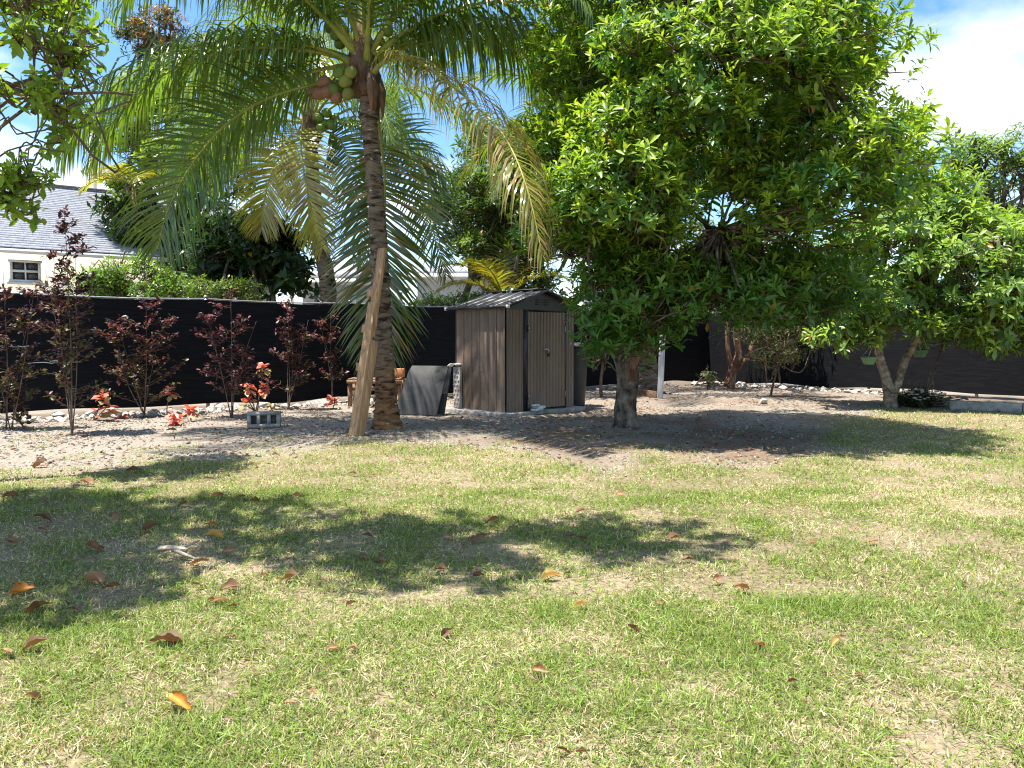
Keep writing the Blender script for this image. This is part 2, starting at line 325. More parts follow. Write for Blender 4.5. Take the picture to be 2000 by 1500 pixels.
# ------------------------------------------------------------------ fences
FA, FB, FC = np.array([-7.2, 11.1, 0]), np.array([5.1, 20.6, 0]), np.array([9.4, 14.5, 0])
def fence(name, P0, P1, label, hgt=1.8, bay=2.4):
    d = P1 - P0; ln = np.linalg.norm(d); d = d / ln; nb = max(1, int(round(ln / bay))); nv = np.array([d[1], -d[0], 0])
    if nv[1] > 0: nv = -nv
    r = root(name, P0, label, 'fence')
    for k in range(nb):
        a, b = k * ln / nb - .012, (k + 1) * ln / nb + .012
        U, V = np.meshgrid(np.linspace(a, b, 26), np.linspace(0, 1, 16), indexing='ij')
        bot = .03 + .10 * vnoise(U * .9, U * 0, 3)
        zz = bot + (hgt - .02 - .028 * np.sin(math.pi * np.clip((U - a) / (b - a), 0, 1)) - .012 * vnoise(U * 3, U * 0, 8) - bot) * V
        off = .035 * np.sin(math.pi * (U - a) / (b - a)) * (.3 + V * (1 - V) * 3) + .03 * (fbm(U * 2.5, zz * 1.2, 9, 3) - .5) + .065 + .004 * (k % 2)
        Pt = P0 + U[..., None] * d + off[..., None] * nv; Pt[..., 2] = zz
        m, n = U.shape; i, j = np.meshgrid(np.arange(m - 1), np.arange(n - 1), indexing='ij')
        qq = np.stack([i * n + j, (i + 1) * n + j, (i + 1) * n + j + 1, i * n + j + 1], -1).reshape(-1, 4)
        mb = MB(); mb.add(Pt.reshape(-1, 3), [qq]); mb.build('screen_panel', M['screen'], r, smooth=True)
    for k in range(nb + 1):
        p = P0 + d * ln * k / nb
        mb = MB(); mb.tube([p + [0, 0, -.2], p + [0, 0, hgt]], .03, 10); mb.tube([p + [0, 0, hgt], p + [0, 0, hgt + .035], p + [0, 0, hgt + .05]], [.034, .03, .008], 10)
        mb.build('post', M['steel'], r, smooth=True)
    mb = MB(); mb.tube([P0 + d * u_ + [0, 0, hgt - .012 - .022 * abs(math.sin(math.pi * u_ * nb / ln))] for u_ in np.linspace(0, ln, nb * 6 + 1)], .013, 8); mb.build('top_rail', M['steel'], r, smooth=True)
    for s_ in np.arange(.6, ln, .75):
        p = P0 + d * s_; tie = MB(); ang = np.linspace(0, 2 * math.pi, 9)
        tie.tube([p + nv * (.02 + .035 * math.cos(q_)) + [0, 0, hgt - .03 + .04 * math.sin(q_)] for q_ in ang], .004, 5); tie.build('cable_tie', M['white_plastic'], r)
    return r, d, nv
fl, fd, fn = fence('mesh_fence', FA - (FB - FA) / np.linalg.norm(FB - FA) * 4.8, FB, 'long black privacy-mesh fence running from the left behind the palm and shed')
fence('mesh_fence', FB + np.array([.05, -.08, 0]), FC + (FC - FB) / np.linalg.norm(FC - FB) * 3.6, 'dark stained mesh fence on the right behind the pale forked tree')
for px0, px1, py0 in ((15, 70, 677), (40, 158, 708), (95, 150, 706)):
    # pale strips added to imitate daylight showing through tears in the screen
    tt = [((px0 * (1 - k) + px1 * k) - 1000) / F_PX for k in np.linspace(0, 1, 9)]
    pts = []
    for u in tt:
        t_ = (u * FA[1] - FA[0]) / (fd[0] - u * fd[1]); P = FA + fd * t_; P = P + fn * .105; P[2] = at(0, py0 + random.uniform(-1.5, 1.5), P[1])[2]; pts.append(P)
    mb = MB(); mb.tube(pts, [.002] + [.004 + .004 * random.random() for _ in range(7)] + [.002], 4); mb.build('daylight_streak', M['white_plastic'], fl)

# ------------------------------------------------------------------ houses beyond the fence
HD = np.array([.79, .613, 0]); HD /= np.linalg.norm(HD); HN = np.array([HD[1], -HD[0], 0])   # HN faces the yard
def window(parent, c, wd, ht, d, n, cols=2, rows=2):
    R = np.stack([d, n, [0, 0, 1]], 1)
    f = MB()
    for sx in (-1, 1): f.box(c + d * sx * wd / 2 + n * .03, (.05, .07, ht + .05), R)
    for sz in (-1, 1): f.box(c + np.array([0, 0, sz * ht / 2]) + n * .032, (wd + .1, .075, .05), R)
    for k in range(1, cols): f.box(c + d * (k / cols - .5) * wd + n * .034, (.028, .05, ht - .05), R)
    for k in range(1, rows): f.box(c + np.array([0, 0, (k / rows - .5) * ht]) + n * .036, (wd - .05, .06, .05), R)
    w_ = f.build('window', M['trim'], parent)
    for a in range(cols):
        for b in range(rows):
            p = MB(); p.box(c + d * ((a + .5) / cols - .5) * wd + np.array([0, 0, ((b + .5) / rows - .5) * ht]) + n * .012, (wd / cols - .02, .012, ht / rows - .03), R); p.build('pane', M['glass'], w_)
    s_ = MB(); s_.box(c + np.array([0, 0, -ht / 2 - .055]) + n * .06, (wd + .16, .14, .05), R); s_.build('sill', M['trim'], w_)
def shingles(parent, e0, e1, up, rise_len, course=.145, tab=.31, tone=(1, 1, 1)):
    d = nrm(e1 - e0); ln = np.linalg.norm(e1 - e0); nrmv = np.cross(d, up); nrmv = nrmv if nrmv[2] > 0 else -nrmv
    mb = MB(); rows = int(rise_len / course); R = np.stack([d, up, nrmv], 1)
    for r_ in range(rows):
        x = -tab * ((r_ * .5) % 1)
        while x < ln:
            a, b = max(0, x), min(ln, x + tab * .985)
            if b - a > .03:
                k = .92 + .16 * random.random()
                tilt = .008 + .003 * random.random()
                o = e0 + up * r_ * course
                V = [o + d * a + nrmv * tilt, o + d * b + nrmv * tilt, o + d * b + up * course * 1.1 + nrmv * .001, o + d * a + up * course * 1.1 + nrmv * .001, o + d * a, o + d * b]
                mb.add(V, [[[0, 1, 2, 3], [4, 5, 1, 0]]], np.array(tone) * k)
            x += tab
    o = mb.build('shingles', M['shingle'], parent, kind='stuff'); return o
E0 = at(0, 476, 16.5); EZ = E0[2]
w0 = np.array([E0[0], E0[1], 0]) - HD * 6 - HN * .35; wl = 12.0
h1 = root('bungalow', w0, 'cream stucco bungalow with grey shingle roof behind the left fence', 'house')
mb = MB(); R = np.stack([HD, HN, [0, 0, 1]], 1); mb.box(w0 + HD * wl / 2 - HN * 4 + [0, 0, EZ / 2 - .06], (wl, 8, EZ - .1), R)
w_top = EZ - .11
# gable ends
RISE = 1.95
for k in (0, 1):
    p = w0 + HD * wl * k; mb.add([p + [0, 0, w_top], p - HN * 8 + [0, 0, w_top], p - HN * 4 + [0, 0, w_top + RISE]], [[[0, 1, 2]]])
mb.build('wall', M['stucco'], h1)
upv = nrm(np.array([*(-HN[:2] * 4.35), RISE + .12])); rl = math.hypot(4.35, RISE + .12)
ea, eb = w0 + HN * .35 - HD * .3 + [0, 0, EZ - .06], w0 + HN * .35 + HD * (wl + .3) + [0, 0, EZ - .06]
rf = MB(); ridge_a, ridge_b = ea + upv * rl, eb + upv * rl; bk = -HN * 4.35
th = np.array([0, 0, -.1])
rf.add([ea + th * .2, eb + th * .2, ridge_b + th * .2, ridge_a + th * .2, ea + th, eb + th, ridge_b + th, ridge_a + th], [[[0, 1, 2, 3], [4, 7, 6, 5], [0, 4, 5, 1], [1, 5, 6, 2], [0, 3, 7, 4]]])
back_a, back_b = ea - HN * 8.7, eb - HN * 8.7
rf.add([ridge_a + th * .2, ridge_b + th * .2, back_b + th * .2, back_a + th * .2], [[[0, 1, 2, 3]]])
roof1 = rf.build('roof', M['shingle'], h1)
shingles(roof1, ea, eb, upv, rl)
rc = MB(); rc.bar(ridge_a + [0, 0, .03], ridge_b + [0, 0, .03], .3, .03); rc.build('ridge_cap', M['shingle'], roof1)
fa_ = MB(); fa_.bar(ea + [0, 0, -.075] + HN * .012, eb + [0, 0, -.075] + HN * .012, .03, .09); fa_.build('fascia', M['trim'], h1)
wc = w0 + HD * ((at(40, 530, 16.9)[0] - w0[0]) / HD[0]); wc[2] = at(55, 530, wc[1])[2]
window(h1, wc + HN * .0, .52, .42, HD, HN)
v = MB(); vp = at(48, 436, 18.0); vp = ea + HD * 5.35 + upv * 1.25 + [0, 0, .05]
v.tube([vp + [0, 0, -.1], vp + [0, 0, .12]], .06, 10); v.tube([vp + [0, 0, .12], vp + [0, 0, .14], vp + [0, 0, .2]], [.10, .12, .03], 10); v.build('roof_vent', M['steel'], roof1)
ch = MB(); cp = ridge_a + HD * ((at(205, 390, 21)[0] - ridge_a[0]) / HD[0]); ch.box(cp + [0, 0, .08], (.55, .55, .5), R); ch.box(cp + [0, 0, .345], (.65, .65, .05), R); ch.tube([cp + [0, 0, .36], cp + [0, 0, .56]], .08, 8); ch.build('chimney', M['stucco_white'], roof1)

pp = at(188, 600, 31.0); pp[2] = 0
po = root('utility_pole', pp, 'slim weathered utility pole standing behind the grey shingle roof', 'pole')
mb = MB(); mb.tube([pp, pp + [0, 0, 4], pp + [.02, 0, 9.3]], [.17, .15, .12], 12); mb.build('shaft', M['pole'], po, smooth=True)
mb = MB(); mb.bar(pp + [-1, .1, 8.7], pp + [1, .1, 8.7], .1, .12); mb.build('cross_arm', M['pole'], po)

def bungalow2(name, px0, px1, Yd, eave_py, top_py, label, wallm, roof_tone, posts=False):
    a, b = at(px0, eave_py, Yd), at(px1, eave_py, Yd); ez = a[2]; ln = b[0] - a[0]; dp = 5.0
    r = root(name, (a[0], Yd, 0), label, 'house'); d = np.array([1., 0, 0]); n = np.array([0, -1., 0])
    mb = MB(); mb.box(((a[0] + b[0]) / 2, Yd + dp / 2 + .45, ez / 2 - .04), (ln - .7, dp, ez - .1)); mb.build('wall', wallm, r)
    tz = at(0, top_py, Yd + 2)[2]
    x0, x1, y0, y1 = a[0], b[0], Yd, Yd + dp + .9
    ym = (y0 + y1) / 2; hx = min(2.4, ln / 2 - .1)
    mb = MB(); mb.add([[x0, y0, ez], [x1, y0, ez], [x1, y1, ez], [x0, y1, ez], [x0 + hx, ym, tz], [x1 - hx, ym, tz]], [[[0, 1, 5, 4], [2, 3, 4, 5]], [[1, 2, 5], [3, 0, 4]], [[3, 2, 1, 0]]], roof_tone)
    ro = mb.build('roof', M['shingle'], r)
    mb = MB(); mb.box(((x0 + x1) / 2, y0 - .015, ez - .09), (ln + .06, .04, .2)); mb.build('fascia', M['trim'], r)
    for k in np.arange(1.2, ln - 1, 2.3): window(r, np.array([x0 + k, Yd + .45, 1.6]), .9, 1.0, d, n)
    if posts:
        for k in np.arange(.1, ln, 1.9):
            mb = MB(); mb.box((x0 + k, y0 + .1, ez / 2 - .1), (.11, .11, ez - .2)); mb.build('porch_post', M['trim'], r)
    return r
bungalow2('white_bungalow', 560, 760, 24.0, 545, 512, 'white bungalow with porch posts and hipped roof seen left of the ringed palm trunk', M['stucco_white'], (1.25, 1.2, 1.15), True)
bungalow2('flat_bungalow', 790, 1000, 25.0, 535, 508, 'pale cream bungalow glimpsed above the fence left of the shed roof', M['stucco_white'], (1.5, 1.5, 1.5))
bungalow2('grey_roof_house', 1150, 1750, 30.0, 545, 470, 'pale house mostly hidden behind the large broad-leaved tree', M['stucco_white'], (1.1, 1.1, 1.1))

# ------------------------------------------------------------------ shed
SCN = np.array([-.08, 11.65, 0]); SR = nrm(np.array([.73, .683, 0])); SL = np.array([-SR[1], SR[0], 0]); SW, SDp, SH, SP = 1.47, 1.2, 1.575, .23
UPZ = np.array([0, 0, 1.])
BASE = .05
pad = MB(); Rs = np.stack([SR, SL, UPZ], 1); pad.box(SCN + SR * SW / 2 + SL * SDp / 2 + [0, 0, .005], (SW + .34, SDp + .24, .09), Rs)
po_ = pad.build('concrete_slab', M['concrete'], origin=SCN, bevel=.012); setp(po_, 'low grey concrete slab under the brown metal shed', kind='structure')
shed = root('garden_shed', SCN + [0, 0, BASE], 'brown ribbed metal garden shed with dark gabled roof', 'shed')
def S(u, v, z): return SCN + SR * u + SL * v + np.array([0, 0, z + BASE])
npan = 6
for k in range(npan):   # left side, one sheet per panel with a standing seam
    a, b = .03 + (SDp - .06) * k / npan, .03 + (SDp - .06) * (k + 1) / npan
    mb = MB(); prof = [(a + .002, 0), (a + .006, -.014), (a + .02, -.014), (a + .026, 0), (b - .002, 0)]
    V = [S(u, v_, z) for v_, u in prof for z in (0, SH)]
    mb.add(V, [[[2 * q_, 2 * q_ + 1, 2 * q_ + 3, 2 * q_ + 2] for q_ in range(len(prof) - 1)]], np.array([1, 1, 1]) * random.uniform(.92, 1.08)); mb.build('wall_panel', M['brown_metal'], shed)
def ribbed(u0, u1, n, v_, name, z0=0, z1=SH, parent=shed, depth=.012, tone=1.0):
    mb = MB(); prof = []
    for k in range(n):
        a = u0 + (u1 - u0) * k / n; ww = (u1 - u0) / n
        prof += [(a, v_), (a + ww * .62, v_), (a + ww * .70, v_ + depth), (a + ww * .92, v_ + depth)]
    prof.append((u1, v_))
    V = [S(u, v2, z) for u, v2 in prof for z in (z0, z1)]
    mb.add(V, [[[2 * q_, 2 * q_ + 2, 2 * q_ + 3, 2 * q_ + 1] for q_ in range(len(prof) - 1)]], np.ones(3) * tone)
    return mb.build(name, M['brown_metal'], parent)
ribbed(.0, .34, 5, 0, 'wall_panel'); ribbed(1.29, SW, 3, 0, 'wall_panel')
mb = MB(); mb.add([S(SW, 0, 0), S(SW, SDp, 0), S(SW, SDp, SH), S(SW, 0, SH)], [[[0, 1, 2, 3]]]); mb.add([S(0, SDp, 0), S(SW, SDp, 0), S(SW, SDp, SH), S(0, SDp, SH)], [[[0, 1, 2, 3]]]); mb.build('rear_wall', M['brown_metal'], shed)
for u in (.385, 1.272):
    mb = MB(); mb.box(S(u, .004, SH / 2), (.075 if u < 1 else .03, .03, SH), Rs); mb.build('door_post', M['black_metal'], shed)
mb = MB(); mb.box(S(.83, .012, SH - .03), (.92, .03, .06), Rs); mb.build('door_lintel', M['black_metal'], shed)
for a, b in ((.428, .84), (.846, 1.252)):
    dr = ribbed(a, b, 6, -.012, 'door', .03, SH - .07)
    hu = a + .012 if a < .5 else b - .012
    for z in (.22, 1.25): m2 = MB(); m2.tube([S(hu, -.022, z - .05), S(hu, -.022, z + .05)], .009, 8); m2.build('hinge', M['bright_metal'], dr)
    if a < .5:
        m2 = MB(); m2.box(S(b - .03, -.022, .93), (.10, .012, .025), Rs); m2.box(S(b + .01, -.03, .885), (.035, .02, .06), Rs); m2.build('latch', M['bright_metal'], dr)
        m2 = MB(); m2.box(S(b + .008, -.042, .845), (.045, .022, .045), Rs); m2.tube([S(b - .008, -.042, .865), S(b - .004, -.042, .895), S(b + .02, -.042, .895), S(b + .024, -.042, .865)], .004, 6); m2.build('padlock', M['black_plastic'], dr)
# gables and roof
GB = SH + .0
for v_ in (-.015, SDp + .015):
    mb = MB(); mb.add([S(-.03, v_, GB - .04), S(SW + .03, v_, GB - .04), S(SW + .03, v_, GB + .02), S(SW / 2, v_, GB + SP), S(-.03, v_, GB + .02)], [[[0, 1, 2, 3, 4]]]); gb = mb.build('gable', M['black_metal'], shed)
    if v_ < 0:
        for a in (-.09, .09):
            for r_ in range(3): m2 = MB(); m2.box(S(SW / 2 + a, v_ - .006, GB + .04 + .035 * r_), (.12, .012, .012), Rs); m2.build('vent_louvre', M['black_metal'], gb)
OV = .085
for side in (0, 1):
    for k in range(6):
        a = -.1 + (SDp + .2) * k / 6; b = -.1 + (SDp + .2) * (k + 1) / 6
        e = -OV if side == 0 else SW + OV; ez = SH + .012 - OV * SP / (SW / 2) * .4; rz = SH + SP + .03
        mb = MB(); prof = [(a, 0), (a + .008, .022), (a + .03, .022), (a + .04, 0), (a + .11, .004), (b, 0)]
        V = []
        for v_, hgt in prof: V += [S(e, v_, ez + hgt), S(SW / 2, v_, rz + hgt), S(e, v_, ez - .012), S(SW / 2, v_, rz - .012)]
        F = []
        for q_ in range(len(prof) - 1): F += [[4 * q_, 4 * q_ + 4, 4 * q_ + 5, 4 * q_ + 1], [4 * q_ + 2, 4 * q_ + 3, 4 * q_ + 7, 4 * q_ + 6], [4 * q_, 4 * q_ + 2, 4 * q_ + 6, 4 * q_ + 4]]
        mb.add(V, [F]); mb.build('roof_panel', M['black_metal'], shed)
    mb = MB(); mb.bar(S(e, -.11, ez - .012), S(e, SDp + .11, ez - .012), .03, .04); mb.build('eave_trim', M['black_metal'], shed)
    mb = MB(); mb.bar(S(e, -.115, ez - .005), S(SW / 2, -.115, rz - .005), .03, .035); mb.build('verge_trim', M['black_metal'], shed)
    for v_ in (-.12, SDp + .12):
        mb = MB(); mb.box(S(e, v_, ez - .012), (.045, .035, .05), Rs); mb.build('corner_cap', M['white_plastic'], shed)
mb = MB(); mb.bar(S(SW / 2, -.12, SH + SP + .052), S(SW / 2, SDp + .12, SH + SP + .052), .12, .012); mb.build('ridge_cap', M['black_metal'], shed)

# ------------------------------------------------------------------ things around the shed
# bundle on the slab
bp_ = S(.55, -.085, 0); bp_[2] = .05
bd = root('cloth_bundle', bp_, 'small bundle of folded white and teal cloths at the shed door', 'bundle')
for k, (u, v_, z, sz, rot, mt) in enumerate(((0, 0, .02, (.22, .10, .035), .2, 'cloth'), (.0, .0, .058, (.17, .085, .03), -.3, 'teal'), (.09, .01, .05, (.20, .08, .045), .5, 'cloth'), (-.05, .02, .09, (.16, .06, .028), .1, 'cloth'))):
    a = math.atan2(SR[1], SR[0]) + rot; Rk = np.array([[math.cos(a), -math.sin(a), 0], [math.sin(a), math.cos(a), 0], [0, 0, 1]])
    mb = MB(); mb.box(bp_ + SR * u * 1 + np.array([0, 0, z]) - SL * v_, sz, Rk); mb.build('folded_cloth', M[mt], bd, bevel=.012)
# wheelie bin
bc = np.array([1.03, 13.27, 0])
bn = root('trash_bin', bc, 'black plastic trash bin standing behind the right side of the shed', 'bin')
zz = np.array([0, .03, .5, .98, 1.0]); mb = MB(); mb.tube([bc + [0, 0, z] for z in zz], [.19, .2, .225, .25, .25], 20); mb.build('body', M['black_plastic'], bn, smooth=True, bevel=.01)
mb = MB(); mb.tube([bc + [0, 0, z] for z in (1.0, 1.02, 1.05, 1.08)], [.27, .275, .25, .12], 20); mb.build('lid', M['black_plastic'], bn, smooth=True)
for s_ in (-1, 1): mb = MB(); mb.bar(bc + SR * .26 * s_ + [0, 0, .9], bc + SR * .26 * s_ + [0, .0, 1.0], .03, .1, (0, 1, 0)); mb.build('handle', M['black_plastic'], bn)
# leaning panels
def lean_panel(name, base, d, poly, lean, th, matl, label):
    d = nrm(d); n = np.array([d[1], -d[0], 0]); n = n if n[1] < 0 else -n
    up = nrm(np.array([0, 0, 1.]) * math.cos(lean) - n * math.sin(lean)); fn_ = np.cross(d, up); fn_ = fn_ if fn_[1] < 0 else -fn_
    V = [base + d * x + up * y for x, y in poly] + [base + d * x + up * y - fn_ * th for x, y in poly]; k = len(poly)
    mb = MB(); mb.add(V, [[list(range(k))], [[k + q_ for q_ in range(k)][::-1]], [[q_, k + q_, k + (q_ + 1) % k, (q_ + 1) % k] for q_ in range(k)]])
    o = mb.build(name, matl, origin=base, bevel=.006); setp(o, label, 'panel'); return o, d, up, fn_
pb = gp(770, 811); pd_ = gp(857, 813) - pb
lean_panel('black_panel', pb + [0, 0, .012], pd_, [(0, 0), (.66, 0), (.80, .75), (.22, .75), (.17, .66)], .24, .03, M['panel'], 'dusty black panel with cut corner leaning beside the palm trunk')
lean_panel('black_panel', pb + np.array([.12, .20, .012]), pd_, [(0, 0), (.64, 0), (.72, .73), (.1, .73)], .20, .03, M['black_plastic'], 'second black board tucked just behind the dusty leaning panel')
tb = gp(879, 800); mb = MB(); a0 = S(-.035, .98, 0); a0[2] = .0
trd = SL * 1; mb.box(S(-.05, 1.08, .30), (.05, .16, .70), Rs)
for k in range(9):
    for j_ in range(2): mb.box(S(-.078, 1.035 + .07 * j_ + .03 * (k % 2), .02 + .07 * k), (.012, .035, .03), Rs)
setp(mb.build('stone_tread', M['limestone'], origin=S(-.075, 1.02, -.05), bevel=.012), 'pale dimpled stone slab standing against the left shed wall', 'slab')
mb = MB(); c0 = S(-.06, 1.14, .665); pts = [c0 + SL * x + np.array([0, 0, z]) for x, z in ((.13, -.015), (.08, .02), (.02, .035), (-.04, .035), (-.09, .02))]
pc_ = catmull(pts, 12)
for q_ in range(11): mb.bar(pc_[q_] - SR * .0, pc_[q_ + 1] + (pc_[q_ + 1] - pc_[q_]) * .08, .11, .012 + .0006 * q_)
setp(mb.build('draped_sheet', M['cloth'], origin=pts[0]), 'grey-white curved sheet draped over the stone slab beside the shed', 'sheet')
ob = gp(775, 797) + [.0, .35, 0]; ob[2] = 0
tc_ = root('terracotta_planter', ob, 'small orange terracotta planter box on a stand behind the palm trunk', 'planter')
mb = MB(); mb.box(ob + [0, 0, .57], (.16, .16, .14)); mb.build('planter_box', M['terracotta'], tc_, bevel=.008)
mb = MB()
for sx in (-1, 1):
    for sy in (-1, 1): l_ = MB(); l_.box(ob + [sx * .06, sy * .06, .25], (.025, .025, .5)); l_.build('leg', M['oldwood'], tc_)
# slatted bench
bb = gp(722, 800); bb[2] = 0; bb[1] += .7
be = root('slatted_bench', bb, 'low reddish slatted wooden bench behind the leaning timber', 'bench')
for k in range(9): mb = MB(); mb.box(bb + [-.40 + .1 * k, 0, .47], (.07, .5, .022)); mb.build('slat', M['oldwood'], be)
for s_ in (-1, 1): mb = MB(); mb.box(bb + [0, s_ * .24, .425], (.92, .03, .065)); mb.build('rail', M['oldwood'], be)
for s_ in (-1, 1): mb = MB(); mb.box(bb + [0, s_ * .2, .30], (.84, .03, .05)); mb.build('stretcher', M['oldwood'], be)
for sx in (-1, 1):
    for sy in (-1, 1): mb = MB(); mb.box(bb + [sx * .42, sy * .2, .20], (.06, .06, .40)); mb.build('leg', M['oldwood'], be)
# concrete block: shell with three through cores (cores run front to back)
cb = gp(515, 837); cb[2] = .01; ca = .20; CR = np.array([[math.cos(ca), -math.sin(ca), 0], [math.sin(ca), math.cos(ca), 0], [0, 0, 1]])
mb = MB(); Wb, Hb, Db = .40, .20, .19
def cbx(c, s_): mb.box(cb + CR @ np.array(c), s_, CR)
cbx((0, Db / 2, .0225), (Wb, Db, .045)); cbx((0, Db / 2, Hb - .02), (Wb, Db, .04))
for x in (-.18, -.065, .065, .18): cbx((x, Db / 2, Hb / 2 + .002), (.045 if abs(x) > .1 else .04, Db - .002, Hb - .083))
cbx((0, Db - .02, Hb / 2 + .001), (Wb - .05, .03, Hb - .084))
setp(mb.build('concrete_block', M['concrete'], origin=cb), 'grey three-core concrete block sitting by the red-leaved plants', 'block')
# timber prop with cleats leaning on the palm
t0, t1 = gp(690, 850), at(744, 484, 9.83); t0[2] = 0
tp = root('timber_prop', t0, 'tall pine timber ladder with short cleats leaning on the palm trunk', 'timber')
tdv = nrm(t1 - t0); fup = nrm(np.array([-.55, -.83, 0.2]))
mid = t0 + (t1 - t0) * .60
mb = MB(); mb.bar(t0 + [0, 0, -.02], t0 + (t1 - t0) * .70, .125, .045, fup); mb.build('lower_board', M['timber'], tp, bevel=.004)
mb = MB(); off = nrm(np.cross(tdv, fup)); off = off if off[0] > 0 else -off
mb.bar(t0 + (t1 - t0) * .52 - fup * .046 , t1 - fup * .03, .115, .045, fup); mb.build('upper_board', M['timber'], tp, bevel=.004)
mb = MB(); mb.bar(t0 + off * .055 - fup * .075, t0 + (t1 - t0) * .5 + off * .05 - fup * .075, .10, .04, off); mb.build('backing_board', M['timber'], tp, bevel=.004)
for fr in (.36, .565, .76):
    c = t0 + (t1 - t0) * fr - off * .075 - fup * .055; mb = MB(); mb.bar(c - off * .085 , c + off * .06, .10, .045, fup); mb.build('cleat', M['timber'], tp, bevel=.004)
# grey painted frame leaning by the rear palm
f0 = gp(1289, 779); f0[2] = 0
fr_ = root('board_frame', f0, 'grey painted upright board with a low plank behind the big tree trunk', 'frame')
mb = MB(); mb.bar(f0, f0 + [.06, .12, 1.25], .11, .035, (0, -1, .1)); mb.build('upright', M['greywood'], fr_, bevel=.004)
g1 = gp(1238, 770); mb = MB(); mb.bar([g1[0], g1[1], .07], f0 + [-.06, .02, .07], .03, .13); mb.build('plank', M['oldwood'], fr_, bevel=.004)
# kerb on the right
k0, k1 = gp(1855, 799), gp(2000, 806); kd = nrm(k1 - k0); kd[2] = 0
for k in range(4):
    a, b = k0 + kd * (k * 1.0 + .004), k0 + kd * ((k + 1) * 1.0 - .004); mb = MB(); mb.bar(a + [0, 0, .06], b + [0, 0, .06], .10, .17); ko = mb.build('kerb_block', M['concrete'], origin=a, bevel=.008)
    setp(ko, ('concrete kerb block nearest the white-flowered bush', 'second concrete kerb block right of the white-flowered bush', 'concrete kerb block at the right edge of the photo', 'concrete kerb block beyond the right edge')[k] , 'kerb', 'kerb blocks edging the right bed')

# ------------------------------------------------------------------ palms
def leaflet_strips(P, D, T, N, Ln, W, droop, tint, seg=4, curl=None):
    """returns verts (n,k,3), faces, tints for drooping strips"""
    n = len(P); d = nrm(D); p = P.copy(); rows = []
    wp = np.array([.55, 1.0, .85, .5, 0.])
    for k in range(seg + 1):
        wd = nrm(T - d * np.sum(T * d, 1, keepdims=True))
        ww = (W * wp[k])[:, None] * .5
        if k < seg: rows += [p + wd * ww, p - wd * ww]
        else: rows += [p]
        if k < seg:
            p = p + d * (Ln / seg)[:, None]
            d = nrm(d + np.array([0, 0, -1.]) * (droop * (.35 + .5 * k))[:, None])
    V = np.stack(rows, 1)
    quads = [[2 * k, 2 * k + 1, 2 * k + 3, 2 * k + 2] for k in range(seg - 1)]; tri = [[2 * seg - 2, 2 * seg - 1, 2 * seg]]
    return V, np.array(quads), np.array(tri)
def frond(palm, ctrl, rng, leafL=.75, n=78, droop=.42, tint=(.10, .165, .03), dryness=0.0, width=.036, face=None, spread=1.0, single=False, pet=.16):
    P = catmull(ctrl, 44); m = len(P); T = nrm(np.gradient(P, axis=0))
    rb = MB(); base_t = np.array([.95, 1.0, .8]) * (1 - dryness) + np.array([1.1, .75, .6]) * dryness
    rb.tube(P, np.interp(np.linspace(0, 1, m), [0, .05, .2, 1], [.055, .04, .022, .004]), 7, base_t)
    fo = rb.build('frond', M['petiole'], palm, smooth=True)
    up = np.array([0, 0, 1.]) if face is None else nrm(np.array(face))
    allV, allT = [], []
    for sgn in (-1, 1):
        t = np.linspace(pet, .995, n) + rng.normal(0, .002, n); u = np.clip(t, 0, 1) * (m - 1); i0 = np.clip(u.astype(int), 0, m - 2); fr = (u - i0)[:, None]
        p = P[i0] * (1 - fr) + P[i0 + 1] * fr; tg = nrm(T[i0] * (1 - fr) + T[i0 + 1] * fr)
        S_ = nrm(np.cross(tg, up)); Nn = np.cross(S_, tg)
        s = (t - pet) / (1 - pet)
        a = np.radians(22 + 42 * s ** 1.5) * spread + rng.normal(0, .07, n)
        D = sgn * S_ * np.cos(a)[:, None] + tg * np.sin(a)[:, None] + Nn * (.22 - .1 * s)[:, None] + rng.normal(0, .085, (n, 3))
        Ln = leafL * np.interp(s, [0, .12, .35, .7, .92, 1], [.55, .85, 1, .85, .5, .28]) * rng.uniform(.88, 1.08, n)
        dr = droop * rng.uniform(.6, 1.4, n)
        V, qf, tf = leaflet_strips(p, D, tg, Nn, Ln, width * rng.uniform(.8, 1.15, n) * np.interp(s, [0, .2, .8, 1], [.8, 1, .8, .5]), dr, None)
        tn = np.array(tint) * rng.uniform(.75, 1.3, (n, 1)) * (1 + rng.normal(0, .06, (n, 3)))
        dm = (rng.random(n) < dryness)[:, None] * np.ones((1, 3)); dm = np.clip(dm + (sstep(.72, 1, s) * dryness * .9)[:, None], 0, 1)
        tn = tn * (1 - dm) + np.array([.30, .20, .10]) * dm * rng.uniform(.7, 1.2, (n, 1))
        allV.append(V); allT.append(tn)
    V = np.concatenate(allV); tn = np.concatenate(allT); N_, k_, _ = V.shape
    if single:
        for q_ in range(N_):
            mb = MB(); mb.add(V[q_], [qf, tf], tn[q_]); mb.build('leaflet', M['palm'], fo)
    else:
        off = (np.arange(N_) * k_)[:, None, None]; mb = MB()
        mb.add(V.reshape(-1, 3), [(qf[None] + off).reshape(-1, 4), (tf[None] + off).reshape(-1, 3)], np.repeat(tn, k_, 0)); mb.build('leaflets', M['palm'], fo, kind='stuff')
    return fo
def auto_ctrl(c, az, el, ln, curl=1.6, n=7):
    az, el = math.radians(az), math.radians(el); p = np.array(c, float); o = [p.copy()]
    for k in range(n):
        e = el - curl * (k / (n - 1)) ** 1.2
        p = p + np.array([math.cos(az) * math.cos(e), math.sin(az) * math.cos(e), math.sin(e)]) * ln / n; o.append(p.copy())
    return o
